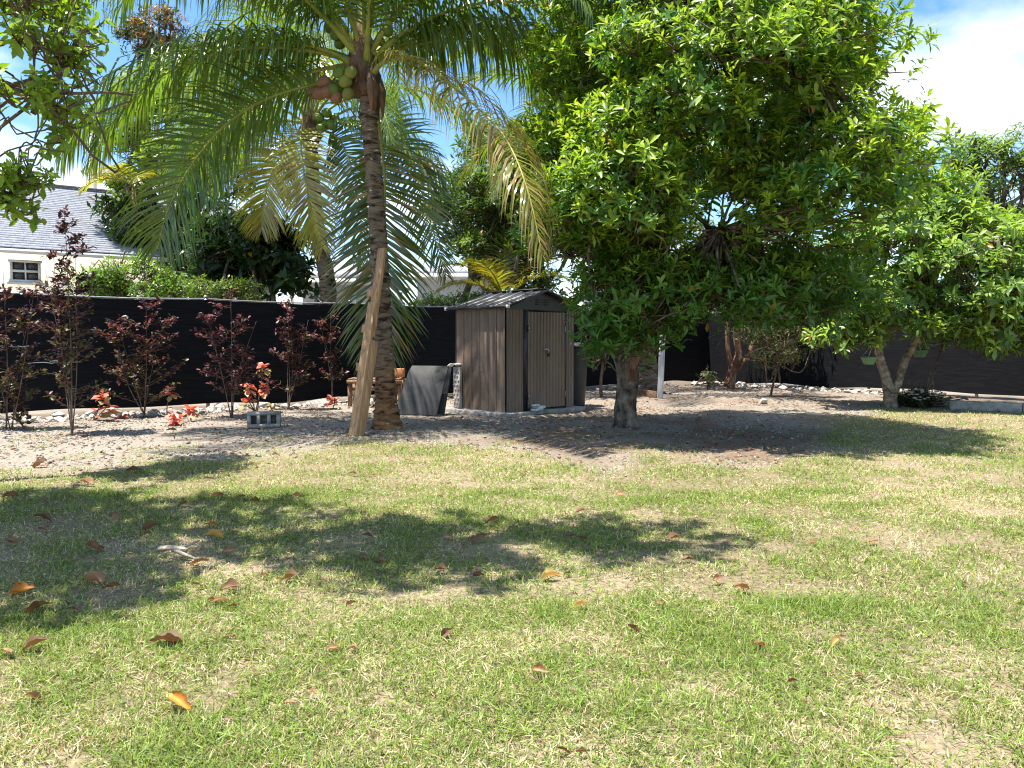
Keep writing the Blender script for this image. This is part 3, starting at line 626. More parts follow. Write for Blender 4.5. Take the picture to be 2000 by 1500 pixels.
def palm_trunk(palm, ctrl, r0, r1, flare=1.9, orange=True, n=150):
    P = catmull(ctrl, n); z = np.linspace(0, 1, n); hgt = np.linalg.norm(P[-1] - P[0])
    r = r0 + (r1 - r0) * z; r = r * (1 + (flare - 1) * np.exp(-z * hgt / .24)) 
    ring = (np.arange(n) % 5) / 5.; r = r * (1 + .045 * ring + .03 * np.random.default_rng(3).normal(0, 1, n))
    r[0] *= 1.1
    k = sstep(1.15, .35, z * hgt)[:, None] if orange else np.zeros((n, 1))
    tint = np.array([.20, .155, .115]) * (1 - k) + np.array([.25, .135, .06]) * k
    th = np.linspace(0, 1, 14)
    ell = 1 + .05 * np.random.default_rng(5).normal(0, 1, (n, 14))
    mb = MB(); mb.tube(P, r, 14, tint, ell); return mb.build('trunk', M['palm_bark'], palm, smooth=True), P
def coconuts(palm, c, spec):
    for (dx_, dy_, dz_, sz, tn) in spec:
        sz = sz * .88
        mb = MB(); p = np.asarray(c) + np.array([dx_, dy_, dz_]); a = np.linspace(0, math.pi, 9)
        tilt = nrm(np.array([dx_ * 1.5 + random.uniform(-.1, .1), dy_ + random.uniform(-.1, .1), -.35])); pts = [p - tilt * math.cos(q_) * sz * 1.22 for q_ in a]
        rad = np.maximum(np.sin(a), .02) * sz * np.array([1, .9, 1, 1.03, 1.05, 1.03, .98, .85, 1]); nn = 12
        ell = 1 + .05 * np.cos(3 * np.linspace(0, 2 * math.pi, nn, endpoint=False))[None] * np.ones((9, 1))
        mb.tube(pts, rad, nn, np.array(tn), ell); nut = mb.build('coconut', M['coconut'], palm, smooth=True)
GRN, BRN, YEL = (.13, .20, .03), (.26, .13, .07), (.20, .22, .045)
prng = np.random.default_rng(21)
PB = gp(757, 837); PB[2] = 0; PY = PB[1]
PC = at(712, 150, PY)
palm = root('coconut_palm', PB, 'tall coconut palm with fruit in the yard, timber leaning on its trunk', 'palm tree')
_, _ = palm_trunk(palm, [PB + [0, 0, -.05], at(750, 700, PY), at(741, 500, PY), at(729, 320, PY), at(717, 190, PY), PC + [0, 0, .1]], .124, .088)
mb = MB(); zz = np.linspace(0, 1, 14)
mb.tube([PC + np.array([-.02, 0, -.25 + .95 * z]) for z in zz], np.interp(zz, [0, .25, .6, 1], [.12, .21, .15, .05]), 16, None, 1 + .12 * prng.normal(0, 1, (14, 16))); mb.build('crown_fibre', M['fibre'], palm, smooth=True)
for k in range(5):   # hanging sheaths
    a = prng.uniform(0, 6.28); c = PC + np.array([math.cos(a) * .16, math.sin(a) * .16 - .05, .05]); mb = MB()
    mb.tube([c, c + [.06 * math.cos(a), .06 * math.sin(a), -.25], c + [.07 * math.cos(a), .05 * math.sin(a), -.55]], [.03, .055, .012], 7); mb.build('dry_sheath', M['fibre'], palm, smooth=True)
def A3(lst): return [at(x, y, Yd) for x, y, Yd in lst]
Y0 = PY
frond(palm, A3([(705, 140, Y0), (650, 104, Y0 - .1), (570, 82, Y0 - .25), (460, 78, Y0 - .45), (340, 100, Y0 - .65), (235, 158, Y0 - .8), (165, 225, Y0 - .9), (128, 300, Y0 - .95)]), prng, 1.15, 105, 1.5, width=.032, single=True)
frond(palm, A3([(700, 160, Y0), (620, 165, Y0 - .05), (525, 192, Y0 - .15), (440, 245, Y0 - .2), (372, 325, Y0 - .25), (328, 410, Y0 - .3), (306, 490, Y0 - .3)]), prng, 1.1, 108, .35, width=.030, face=(.3, -.8, .5))
frond(palm, A3([(715, 168, Y0 - .05), (745, 125, Y0 - .3), (800, 113, Y0 - .7), (860, 150, Y0 - 1.1), (935, 212, Y0 - 1.7), (990, 275, Y0 - 2.1), (1030, 370, Y0 - 2.5), (1060, 500, Y0 - 2.7)]), prng, .9, 105, 1.4, (.20, .20, .04), .22, width=.032, single=True)
frond(palm, A3([(725, 140, Y0 + .05), (775, 92, Y0 + .1), (840, 66, Y0 + .2), (930, 52, Y0 + .3), (1030, 60, Y0 + .4), (1120, 110, Y0 + .4)]), prng, 1.2, 130, 1.5)
frond(palm, A3([(716, 120, Y0 - .1), (720, 40, Y0 - .35), (730, -60, Y0 - .75), (760, -150, Y0 - 1.3), (800, -190, Y0 - 1.9), (850, -160, Y0 - 2.5)]), prng, .9, 70, .6)
frond(palm, A3([(728, 170, Y0 + .16), (742, 260, Y0 + .55), (752, 360, Y0 + .6), (748, 480, Y0 + .55), (742, 600, Y0 + .5), (738, 720, Y0 + .45)]), prng, 1.05, 120, .14, (.09, .125, .022), .12, face=(0, -1, 0), pet=.25)
for az, el, ln, cu in ((178, 62, 4.0, 1.9), (205, 48, 3.8, 1.7), (150, 50, 4.0, 1.8), (12, 62, 4.0, 1.9), (-25, 50, 3.6, 1.8), (40, 45, 3.8, 1.7), (90, 55, 3.8, 1.7), (-80, 78, 3.8, 1.2), (110, 80, 3.4, .9), (235, 66, 3.6, 1.6), (-60, 66, 3.6, 1.7), (190, 78, 3.6, 1.9), (0, 80, 3.6, 1.9), (222, 38, 4.6, 1.3), (208, 52, 4.6, 1.5), (168, 22, 4.2, 1.3), (190, 12, 3.8, 1.3), (165, 0, 3.4, 1.1), (20, 28, 3.9, 1.5), (-8, 35, 4.0, 1.6)):
    frond(palm, auto_ctrl(PC + [0, 0, .15], az, el, ln, cu), prng, 1.1, 95, 1.3, width=.032)
coconuts(palm, PC, [(-.30, -.1, -.18, .085, GRN), (-.2, -.2, -.12, .09, YEL), (-.36, -.18, -.22, .085, GRN), (-.13, -.22, -.02, .085, YEL), (-.27, -.22, -.02, .08, GRN), (-.47, -.15, -.12, .09, BRN), (-.52, -.2, -.27, .085, BRN), (-.61, -.12, -.24, .08, BRN), (-.43, -.2, -.25, .085, BRN), (-.32, -.16, -.3, .08, BRN), (-.17, -.2, -.27, .08, YEL),
    (-.42, .05, .62, .085, GRN), (-.33, -.05, .5, .085, GRN), (-.25, -.08, .52, .085, GRN), (-.3, .03, .42, .08, GRN), (.3, -.1, .53, .085, GRN), (.21, -.03, .42, .06, GRN), (.36, .05, .45, .08, GRN), (.28, .1, .3, .08, GRN)])
for k in range(9):
    a = prng.uniform(2.2, 4.4); c = PC + np.array([-.05, -.1, .1]); e = PC + np.array([-.25 + prng.normal(0, .12), -.18, -.15 + prng.normal(0, .08)])
    mb = MB(); mb.tube(catmull([c, (c + e) / 2 + [0, 0, .08], e], 7), .012, 5); mb.build('fruit_stalk', M['twig'], palm)

# second palm, beyond the fence
P2 = at(648, 640, 17.5); P2[2] = 0; C2 = at(606, 262, 17.0)
palm2 = root('coconut_palm', P2, 'leaning coconut palm beyond the fence left of the tall palm, yellowed fronds', 'palm tree')
palm_trunk(palm2, [P2, at(640, 560, 17.4), at(624, 470, 17.2), at(612, 360, 17.1), C2], .19, .13, 1.4, False, 80)
mb = MB(); mb.tube([C2 + np.array([0, 0, -.3 + 1.1 * z]) for z in zz], np.interp(zz, [0, .25, .6, 1], [.14, .24, .18, .06]), 12, None, 1 + .12 * prng.normal(0, 1, (14, 12))); mb.build('crown_fibre', M['fibre'], palm2, smooth=True)
Yq = 17.0; YG = (.30, .28, .045)
frond(palm2, A3([(600, 260, Yq - .2), (588, 255, Yq - .7), (590, 310, Yq - 1.1), (600, 370, Yq - 1.2), (614, 430, Yq - 1.2), (630, 485, Yq - 1.2)]), prng, .95, 110, .2, YG, .06, face=(.1, -1, .1), width=.042)
frond(palm2, A3([(606, 255, Yq), (560, 290, Yq - .1), (530, 340, Yq - .2), (515, 400, Yq - .2), (510, 450, Yq - .2)]), prng, .95, 95, .25, YG, .1, face=(.2, -1, .2), width=.042)
frond(palm2, A3([(612, 250, Yq), (700, 210, Yq), (775, 255, Yq - .3), (815, 350, Yq - .5), (845, 450, Yq - .6), (872, 540, Yq - .6)]), prng, 1.0, 110, .2, (.07, .12, .03), .04, face=(-.2, -1, .3), width=.042)
frond(palm2, A3([(612, 250, Yq), (660, 270, Yq - .1), (690, 340, Yq - .2), (705, 430, Yq - .2), (708, 520, Yq - .2)]), prng, .9, 95, .25, (.09, .14, .03), .05, face=(-.1, -1, .2), width=.042)
for az, el, ln, cu in ((170, 30, 4.2, 1.7), (200, 55, 4.2, 1.9), (130, 50, 4, 1.6), (60, 55, 4, 1.6), (10, 40, 4.4, 1.7), (-30, 60, 4.2, 1.9), (-100, 70, 4, 1.6), (90, 75, 4, 1), (240, 40, 4, 1.8), (-50, 25, 4, 1.6), (185, 8, 3.6, 1.3), (150, 15, 3.8, 1.4), (25, 15, 4, 1.5), (-15, 0, 3.6, 1.2)):
    frond(palm2, auto_ctrl(C2 + [0, 0, .2], az, el, ln, cu), prng, 1.1, 92, 1.1, (.11, .175, .035), .06, width=.042)
coconuts(palm2, C2, [(.25, -.25, .28, .12, GRN), (.38, -.2, .15, .12, GRN), (.52, -.25, .12, .12, GRN), (.42, -.3, .36, .11, GRN), (.3, -.3, .05, .11, GRN), (.55, -.15, .3, .11, GRN)])
# third palm behind the big tree
P3 = gp(1268, 768); P3[2] = 0; C3 = at(1165, 235, 15.6)
palm3 = root('coconut_palm', P3, 'shaded coconut palm whose rough trunk stands behind the big tree trunk', 'palm tree')
palm_trunk(palm3, [P3, at(1262, 700, P3[1]), at(1245, 600, 16), at(1205, 400, 15.8), C3], .24, .13, 1.25, False, 90)
for az, el, ln, cu in ((180, 38, 3.3, 1.15), (165, 5, 3.2, 1.0), (200, 55, 4, 1.9), (120, 45, 4, 1.7), (60, 50, 4, 1.7), (0, 40, 4, 1.7), (-40, 60, 4, 1.8), (-100, 60, 4, 1.8), (90, 75, 4, 1.2), (215, -10, 3.2, 1.0)):
    frond(palm3, auto_ctrl(C3 + [0, 0, .1], az, el, ln, cu), prng, .85, 60, .5, (.09, .14, .035), .06, width=.042)
# small palms low behind the fence
def small_palm(px, py, Yd, label, tint, spec, trunk_h=.8):
    b = at(px, py, Yd); b[2] = 0; top = at(px, py, Yd)
    r = root('young_palm', b, label, 'palm tree'); mb = MB(); mb.tube([b, b + (top - b) * .5, top], [.12, .09, .06], 10); mb.build('trunk', M['fibre'], r, smooth=True)
    for az, el, ln, cu in spec: frond(r, auto_ctrl(top, az, el, ln, cu), prng, .6, 44, .3, tint, .12, width=.04)
small_palm(985, 590, 17.2, 'small yellow-green palm fanning out just above the shed roof', (.24, .24, .035), ((175, 62, 1.7, 1.2), (150, 70, 1.8, .8), (200, 40, 1.6, 1.2), (30, 65, 1.7, 1), (-10, 50, 1.6, 1.2), (90, 80, 1.9, .5), (240, 60, 1.6, 1.1)))
small_palm(1600, 600, 19.5, 'small yellow-green palm glimpsed under the big tree on the right', (.20, .22, .03), ((175, 50, 1.6, 1.0), (120, 75, 1.6, .6), (10, 45, 1.6, 1.1), (210, 65, 1.7, 1.3), (60, 60, 1.6, 1)))
small_palm(262, 360, 19.0, 'young bright palm frond cluster among the trees above the left house roof', (.26, .27, .04), ((205, 20, 1.2, 1.2), (250, 40, 1.3, 1.6), (160, 40, 1.2, 1.1), (300, 30, 1.2, 1.4), (30, 50, 1.3, 1.3)))

# ------------------------------------------------------------------ broad-leaved trees
def spray_points(ells, n, rng, shell=(.5, 1.0), zbias=0.0):
    C = np.array([e[0] for e in ells]); Rr = np.array([e[1] for e in ells]); wgt = np.prod(Rr, 1) ** .75; wgt = wgt / wgt.sum()
    out_p, out_n = [], []
    while len(out_p) < n:
        k = rng.choice(len(ells), p=wgt); d = nrm(rng.normal(0, 1, 3) + [0, 0, zbias]); f = shell[0] + (shell[1] - shell[0]) * rng.random() ** .55
        p = C[k] + d * Rr[k] * f
        q_ = np.min(np.linalg.norm((p - C) / Rr, axis=1) + (np.arange(len(C)) == k) * 9) if len(C) > 1 else 9
        if q_ < .62: continue
        out_p.append(p); out_n.append(nrm(d / Rr[k]))
    return np.array(out_p), np.array(out_n)
def rosette_field(cs, ns, r, per, rng, flat=.45, up=.9):
    N = len(cs); c = np.repeat(cs, per, 0); n_ = np.repeat(ns, per, 0); rr = np.repeat(np.broadcast_to(r, (N,)), per)
    ang = rng.random(N * per) * 2 * math.pi; rad = np.sqrt(rng.random(N * per))
    h = np.stack([np.cos(ang), np.sin(ang), np.zeros_like(ang)], 1)
    P = c + h * (rad * rr)[:, None] + np.array([0, 0, 1.]) * ((.5 - rad ** 2) * flat * rr + rng.normal(0, .16, N * per) * rr)[:, None]
    A = nrm(np.array([0, 0, up]) + .55 * n_ + .55 * h * rad[:, None] + rng.normal(0, .28, (N * per, 3)))
    return P, A
def rosette_leaves(P, A, k, Lr, wr, rng, elev=(5, 60)):
    N = len(P); e1 = nrm(np.cross(A, rng.normal(0, 1, (N, 3)))); e2 = np.cross(A, e1)
    idx = np.arange(k); ph = idx[None] * 2.399 + rng.random((N, 1)) * 6.28 + rng.normal(0, .3, (N, k)); el = np.radians(elev[0] + (elev[1] - elev[0]) * (idx[None] / k) + rng.normal(0, 17, (N, k)))
    D = (np.cos(ph) * np.cos(el))[..., None] * e1[:, None] + (np.sin(ph) * np.cos(el))[..., None] * e2[:, None] + np.sin(el)[..., None] * A[:, None]
    D = D + np.array([0, 0, -.10]); Ln = rng.uniform(*Lr, (N, k)) * (1 - .35 * idx[None] / k) * rng.uniform(.72, 1.2, (N, 1))
    off = -((1 - idx[None] / k) * rng.uniform(.05, .16, (N, 1)) + rng.normal(0, .012, (N, k)))[..., None] * A[:, None] + rng.normal(0, .012, (N, k, 3))
    U = A[:, None] + .25 * rng.normal(0, 1, (N, k, 3))
    return (P[:, None] + off).reshape(-1, 3), D.reshape(-1, 3), U.reshape(-1, 3), Ln.ravel(), (Ln * rng.uniform(wr * .85, wr * 1.15, (N, k))).ravel()
def limb(mb, pts, r0, r1, n=7, k=10):
    P = catmull(pts, k); P[1:-1] += RNG.normal(0, .012, (k - 2, 3)); mb.tube(P, np.linspace(r0, r1, k), n)
def crown(tree, ells, rng, n_spray, per, k, Lr, wr, spray_r, old, young, yfrac, tmpl=LEAF, fork=None, twig_mat='twig', elev=(5, 60), single=0, lowhang=0, orange=0.006, mat='leaf', shell=(.5, 1.0), zbias=.15, limb_r=.035, gap=0, lit_top=None, flat=.45, upw=.9):
    cs, ns = spray_points(ells, n_spray, rng, shell, zbias)
    if gap:
        cut = fbm(cs[:, 0] * 1.4 + cs[:, 1], cs[:, 2] * 1.4, 77, 2) > gap; cs, ns = cs[cut], ns[cut]
    P, A = rosette_field(cs, ns, rng.uniform(spray_r * .7, spray_r * 1.2, len(cs)), per, rng, flat, upw)
    lp, ld, lu, ll, lw = rosette_leaves(P, A, k, Lr, wr, rng, elev)
    # inner leaves of upright, outward rosettes: new growth, tint also standing in for sun
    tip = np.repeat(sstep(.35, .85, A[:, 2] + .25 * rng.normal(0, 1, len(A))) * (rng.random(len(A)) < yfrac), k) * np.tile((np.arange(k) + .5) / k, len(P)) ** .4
    if lit_top: tip = tip * (.12 + .88 * np.repeat(sstep(lit_top[0], lit_top[1], P[:, 2] + rng.normal(0, .3, len(P))), k))  # height ramp paints a sunlit top and darker lower crown into leaf tint
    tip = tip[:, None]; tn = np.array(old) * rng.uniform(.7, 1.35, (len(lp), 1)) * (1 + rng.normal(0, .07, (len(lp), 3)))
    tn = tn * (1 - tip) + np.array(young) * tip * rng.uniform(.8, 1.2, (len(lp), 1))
    om = rng.random(len(lp)) < orange; tn[om] = np.array([.42, .22, .03]) * rng.uniform(.7, 1.2, (om.sum(), 1))
    sel = np.zeros(len(lp), bool)
    if single:
        dist = lp[:, 1] + rng.normal(0, .6, len(lp)); sel[np.argsort(dist)[:single]] = True
    mb = MB(); ns_ = ~sel; mb.cards(tmpl, lp[ns_], ld[ns_], lu[ns_], ll[ns_], lw[ns_], tn[ns_])
    cr = mb.build('crown', M[mat], tree, kind='stuff')
    if single:
        metas = []
        order = np.where(sel)[0]
        for q_ in range(8):
            s2 = order[q_::8]; mm = MB(); mm.cards(tmpl, [[0, 0, 0]], [[1, 0, 0]], [[0, 0, 1]], 1., 1., tn[s2].mean(0)); metas.append(mm.mesh('leaf', (0, 0, 0), M[mat]))
        o_ = ORI[tree.name]
        for i_, q_ in enumerate(order):
            D = nrm(ld[q_]); S_ = nrm(np.cross(lu[q_], D)); Nn = np.cross(D, S_); Mx = np.eye(4); Mx[:3, 0] = D * ll[q_]; Mx[:3, 1] = S_ * lw[q_]; Mx[:3, 2] = Nn * ll[q_]; Mx[:3, 3] = lp[q_] - o_
            link_mesh('leaf', metas[i_ % 8], cr, Matrix(Mx.tolist()))
    # twigs and limbs that carry the sprays
    tw = MB()
    for i_ in range(len(cs)):
        base = cs[i_] - np.array([0, 0, spray_r * .5]) - ns[i_] * spray_r * .3
        for q_ in rng.choice(per, min(per, 5), False):
            e = P[i_ * per + q_]; tw.tube([base, (base + e) / 2 - np.array([0, 0, .03]), e], [.012, .008, .004], 3)
    tw.build('twigs', M[twig_mat], tree, kind='stuff')
    if fork is not None:
        F_ = np.asarray(fork, float).reshape(-1, 3); big = MB(); hubs = cs[rng.choice(len(cs), min(14, len(cs)), False)]; hubs = hubs * .65 + cs.mean(0) * .35
        for h in hubs:
            f = F_[np.argmin(np.linalg.norm(F_ - h, axis=1))]; mdl = f * .5 + h * .5 + np.array([0, 0, -.15]) + rng.normal(0, .28, 3); limb(big, [f, mdl, h], limb_r * 1.3, limb_r * .55, 7, 12)
        for c in cs:
            h = hubs[np.argmin(np.linalg.norm(hubs - c, axis=1))]; limb(big, [h, (h + c) / 2 + rng.normal(0, .16, 3) - np.array([0, 0, .08]), c - np.array([0, 0, spray_r * .5])], limb_r * .5, .008, 5, 7)
        big.build('limbs', M['bark' if limb_r > .03 else twig_mat], tree, smooth=True)
    return cr
def E(px, py, Yd, rx, ry, rz): return (at(px, py, Yd), np.array([rx, ry, rz]))
OLD, YNG_LIT = (.075, .172, .032), (.40, .52, .05)  # second tint is new growth, brightened to imitate sun on the upper crown

# --- the large tree
TB = gp(1221, 833); TB[2] = 0; TY = TB[1]
tree = root('broadleaf_tree', TB, 'large dense broad-leaved tree with bright new leaf tips right of the shed', 'tree')
mb = MB(); trng = np.random.default_rng(31)
tp_ = [TB + [0, 0, -.05], at(1222, 790, TY), at(1226, 740, TY), at(1222, 690, TY), at(1224, 660, TY)]
Pt = catmull(tp_, 40); rr = np.interp(np.linspace(0, 1, 40), [0, .08, .3, .7, 1], [.19, .15, .128, .145, .15]); mb.tube(Pt, rr, 18, None, 1 + .10 * fbm(np.linspace(0, 8, 40)[:, None] * np.ones((1, 18)), np.ones((40, 1)) * np.abs(np.linspace(-5, 5, 18))[None], 4, 3) + .03 * trng.normal(0, 1, (40, 18)))
mb.build('trunk', M['bark'], tree, smooth=True)
mb = MB(); fk = at(1224, 668, TY)
st1 = [at(1232, 745, TY - .1), at(1242, 690, TY - .13), at(1262, 660, TY - .1), at(1290, 610, TY - .1), at(1300, 540, TY - .1), at(1305, 440, TY), at(1350, 300, TY)]
st2 = [fk, at(1205, 620, TY + .1), at(1200, 540, TY + .1), at(1210, 420, TY + .2), at(1260, 260, TY)]
st3 = [at(1275, 640, TY - .1), at(1330, 570, TY - .2), at(1400, 500, TY - .4), at(1500, 430, TY - .7)]
for s_, a, b in ((st1, .06, .05), (st2, .10, .05), (st3, .05, .035)): limb(mb, s_, a, b, 10, 22)
mb.build('main_stems', M['bark_red'], tree, smooth=True)
ells = [E(1375, 90, 9.6, 1.85, 2.3, 1.75), E(1590, 310, 8.7, .8, 1.3, .9), E(1190, 360, 9.2, .85, 1.3, .95), E(1085, 110, 9.6, .3, .7, .6), E(1235, 560, 9.2, .6, .8, .5), E(1400, 560, 9.6, .9, 1.3, .4), E(1575, 550, 9.6, .65, 1.0, .38), E(1300, 645, 8.9, .36, .35, .2), E(1200, 655, 9.2, .25, .35, .22), E(1110, 480, 9.5, .3, .5, .4), E(1620, 130, 9.0, .4, 1.0, .55), E(1730, 290, 9.2, .33, .8, .55), E(1090, 260, 9.6, .3, .6, .5)]
crown(tree, ells, trng, 395, 28, 10, (.095, .175), .32, .5, OLD, YNG_LIT, .9, fork=[st1[4], st1[5], st2[3], st3[2], st3[3]], single=300, gap=.29, lit_top=(1.6, 2.8), flat=.55, upw=1.2)

# --- pale forked tree on the right
RB = gp(1738, 795); RB[2] = 0; RY = RB[1]
rt = root('forked_tree', RB, 'pale-barked forked tree with two hanging pots near the right fence', 'tree')
mb = MB()
def trunk_tube(mb, pts, r, n=12, k=30, seed=0): mb.tube(catmull(pts, k), np.interp(np.linspace(0, 1, k), np.linspace(0, 1, len(r)), r), n, None, 1 + .06 * np.random.default_rng(seed).normal(0, 1, (k, n)))
trunk_tube(mb, [RB + [0, 0, -.05], at(1738, 770, RY), at(1730, 738, RY), at(1716, 690, RY), at(1712, 640, RY), at(1712, 585, RY), at(1728, 500, RY), at(1745, 440, RY)], [.13, .098, .08, .072, .068, .062, .055, .045]); mb.build('trunk', M['bark_pale'], rt, smooth=True)
mb = MB(); trunk_tube(mb, [at(1743, 775, RY - .02), at(1755, 742, RY - .02), at(1768, 705, RY), at(1788, 665, RY), at(1800, 610, RY), at(1802, 560, RY), at(1830, 480, RY)], [.07, .066, .064, .058, .052, .047, .04], 12, 30, 2); mb.build('second_stem', M['bark_pale'], rt, smooth=True)
mb = MB(); trunk_tube(mb, [at(1712, 660, RY - .05), at(1700, 648, RY - .08), at(1700, 630, RY - .08), at(1712, 616, RY - .05)], [.025, .025, .025, .02], 8, 12); trunk_tube(mb, [at(1708, 612, RY - .05), at(1690, 622, RY - .1), at(1678, 635, RY - .15)], [.02, .015, .01], 7, 8); mb.build('loop_branch', M['bark_pale'], rt, smooth=True)
rr_ = np.random.default_rng(41)
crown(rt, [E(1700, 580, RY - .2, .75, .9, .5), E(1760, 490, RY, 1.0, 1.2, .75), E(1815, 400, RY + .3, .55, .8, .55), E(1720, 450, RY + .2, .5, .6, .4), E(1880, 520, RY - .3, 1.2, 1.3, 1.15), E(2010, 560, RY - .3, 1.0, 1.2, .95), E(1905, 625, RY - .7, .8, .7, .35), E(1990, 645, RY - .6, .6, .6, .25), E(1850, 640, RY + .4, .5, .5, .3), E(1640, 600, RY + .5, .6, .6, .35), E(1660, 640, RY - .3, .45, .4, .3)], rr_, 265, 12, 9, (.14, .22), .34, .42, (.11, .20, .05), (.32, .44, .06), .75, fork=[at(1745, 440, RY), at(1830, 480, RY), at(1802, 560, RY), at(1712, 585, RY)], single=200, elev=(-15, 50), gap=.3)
for px, py, ptop, lab in ((1697, 702, 668, 'green hanging pot left of the pale forked trunk'), (1797, 688, 640, 'green hanging pot right of the fork, above the white flowers')):
    c = at(px, py + 10, RY - .25 if px < 1750 else RY + .35); hp = root('hanging_planter', c, lab, 'planter')
    mb = MB(); mb.tube([c, c + [0, 0, .02], c + [0, 0, .10], c + [0, 0, .125], c + [0, 0, .13]], [.075, .085, .125, .14, .125], 18); mb.build('pot', M['green_pot'], hp, smooth=True)
    tpz = at(px + (10 if px < 1750 else 0), ptop, c[1])
    for a in (0, 2.1, 4.2): mb = MB(); mb.tube([c + [.125 * math.cos(a), .125 * math.sin(a), .125], tpz], .004, 5); mb.build('wire', M['white_plastic'], hp)
    mb = MB(); n_ = 26; P_ = c + np.array([0, 0, .13]) + rr_.normal(0, .04, (n_, 3)) * [1, 1, .2]; D_ = nrm(rr_.normal(0, 1, (n_, 3)) * [1, 1, .6] + [0, 0, .3]); mb.cards(LEAF, P_, D_, np.tile([0, 0, 1.], (n_, 1)) + .2 * rr_.normal(0, 1, (n_, 3)), rr_.uniform(.05, .10, n_), .025, np.array([.10, .16, .04]) * rr_.uniform(.6, 1.3, (n_, 1))); mb.build('plant', M['leaf'], hp, kind='stuff')
    mb = MB(); bq = at(1712, 600, RY) if px < 1750 else at(1802, 570, RY); limb(mb, [bq, (bq + tpz) / 2 + [0, 0, .05], tpz + (tpz - bq) * .1], .03, .015); mb.build('pot_branch', M['bark_pale'], rt, smooth=True)

# --- other yard trees
GB_ = gp(1423, 759); GB_[2] = 0; gY = GB_[1]
gv = root('smooth_bark_tree', GB_, 'small tree with smooth reddish branching trunk in front of the fence corner', 'tree')
mb = MB(); trunk_tube(mb, [GB_ + [0, 0, -.05], at(1428, 735, gY), at(1436, 712, gY), at(1443, 690, gY), at(1438, 655, gY), at(1440, 600, gY)], [.15, .115, .10, .08, .07, .055]); trunk_tube(mb, [at(1430, 735, gY), at(1426, 705, gY), at(1421, 670, gY), at(1420, 600, gY)], [.06, .056, .052, .04], 10, 20, 3)
trunk_tube(mb, [at(1437, 722, gY), at(1452, 708, gY), at(1464, 690, gY), at(1470, 672, gY), at(1478, 655, gY), at(1484, 620, gY)], [.065, .068, .062, .055, .05, .03], 10, 20, 4); mb.build('trunk', M['bark_red'], gv, smooth=True)
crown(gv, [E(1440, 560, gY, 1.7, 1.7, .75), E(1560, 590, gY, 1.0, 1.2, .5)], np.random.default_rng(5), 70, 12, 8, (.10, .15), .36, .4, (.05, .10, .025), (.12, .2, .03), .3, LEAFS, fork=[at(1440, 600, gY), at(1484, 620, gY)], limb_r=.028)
def shrub_tree(name, px, py, Yd, ells, label, old, young, yf, ns, per, k, Lr, wr, sr, seed, cat='tree', tr=.07, mat='leaf', bark='twig', tmpl=LEAFS, elev=(-5, 60), gap=0, shell=(.35, 1.0), orange=.004, single=0):
    b = at(px, py, Yd); b[2] = 0; r = root(name, b, label, cat); rg = np.random.default_rng(seed)
    top = np.mean([e[0] for e in ells], 0); mb = MB(); low = b * .45 + top * .55
    trunk_tube(mb, [b + [0, 0, -.05], b * .7 + low * .3 + rg.normal(0, .04, 3), low], [tr * 1.3, tr, tr * .75], 9, 16, seed); mb.build('trunk', M[bark], r, smooth=True)
    crown(r, ells, rg, ns, per, k, Lr, wr, sr, old, young, yf, tmpl, fork=[low], elev=elev, gap=gap, mat=mat, limb_r=max(.012, tr * .4), shell=shell, orange=orange, single=single)
    return r
# feathery olive shrub and saplings under the big tree
shrub_tree('feathery_shrub', 1505, 775, 15.4, [E(1530, 655, 15.3, .85, .7, .5), E(1575, 640, 15.3, .6, .6, .35), E(1500, 690, 15.4, .35, .4, .3)], 'feathery fine-leaved olive shrub leaning before the right fence', (.10, .12, .04), (.2, .22, .08), .4, 60, 14, 10, (.05, .08), .3, .28, 51, 'shrub', .022, elev=(-30, 60))
shrub_tree('sapling', 1176, 770, 15.3, [E(1172, 660, 15.2, .42, .4, .45), E(1190, 610, 15.2, .4, .4, .4)], 'thin leafy sapling between the trash bin and the big tree', (.06, .12, .03), (.14, .2, .04), .4, 22, 8, 8, (.10, .15), .34, .22, 52, 'sapling', .03)
shrub_tree('seedling', 1380, 762, 17.6, [E(1385, 736, 17.6, .16, .15, .16)], 'small pale-leaved seedling left of the smooth reddish trunk', (.42, .48, .22), (.5, .55, .3), .4, 7, 3, 5, (.09, .13), .45, .08, 53, 'seedling', .012)
fb_ = gp(1805, 796); fb_[2] = 0
fbz = shrub_tree('flowering_bush', 1805, 799, 13.1, [E(1805, 778, 13.2, .42, .35, .17), E(1780, 775, 13.4, .3, .3, .16)], 'low dark bush dotted with white flower heads beside the kerb', (.022, .05, .015), (.05, .09, .02), .3, 36, 14, 7, (.05, .08), .4, .16, 54, 'bush', .025)
frg = np.random.default_rng(55)
for k in range(30):
    a = frg.uniform(0, 6.28); rad = math.sqrt(frg.random()) ; c = at(1802 + 46 * rad * math.cos(a), 772 + 12 * rad * math.sin(a), 12.72 + .12 * frg.random()); c[2] = max(c[2], .12)
    n_ = 12; ph = np.arange(n_) * 2.4; D_ = np.stack([np.cos(ph), np.sin(ph), .3 + .5 * (np.arange(n_) / n_)], 1); mb = MB(); mb.cards(LEAFS, np.tile(c, (n_, 1)), D_, np.tile([0, 0, 1.], (n_, 1)), .045, .03, np.array([.78, .77, .74])); mb.build('flower_head', M['flower'], fbz)

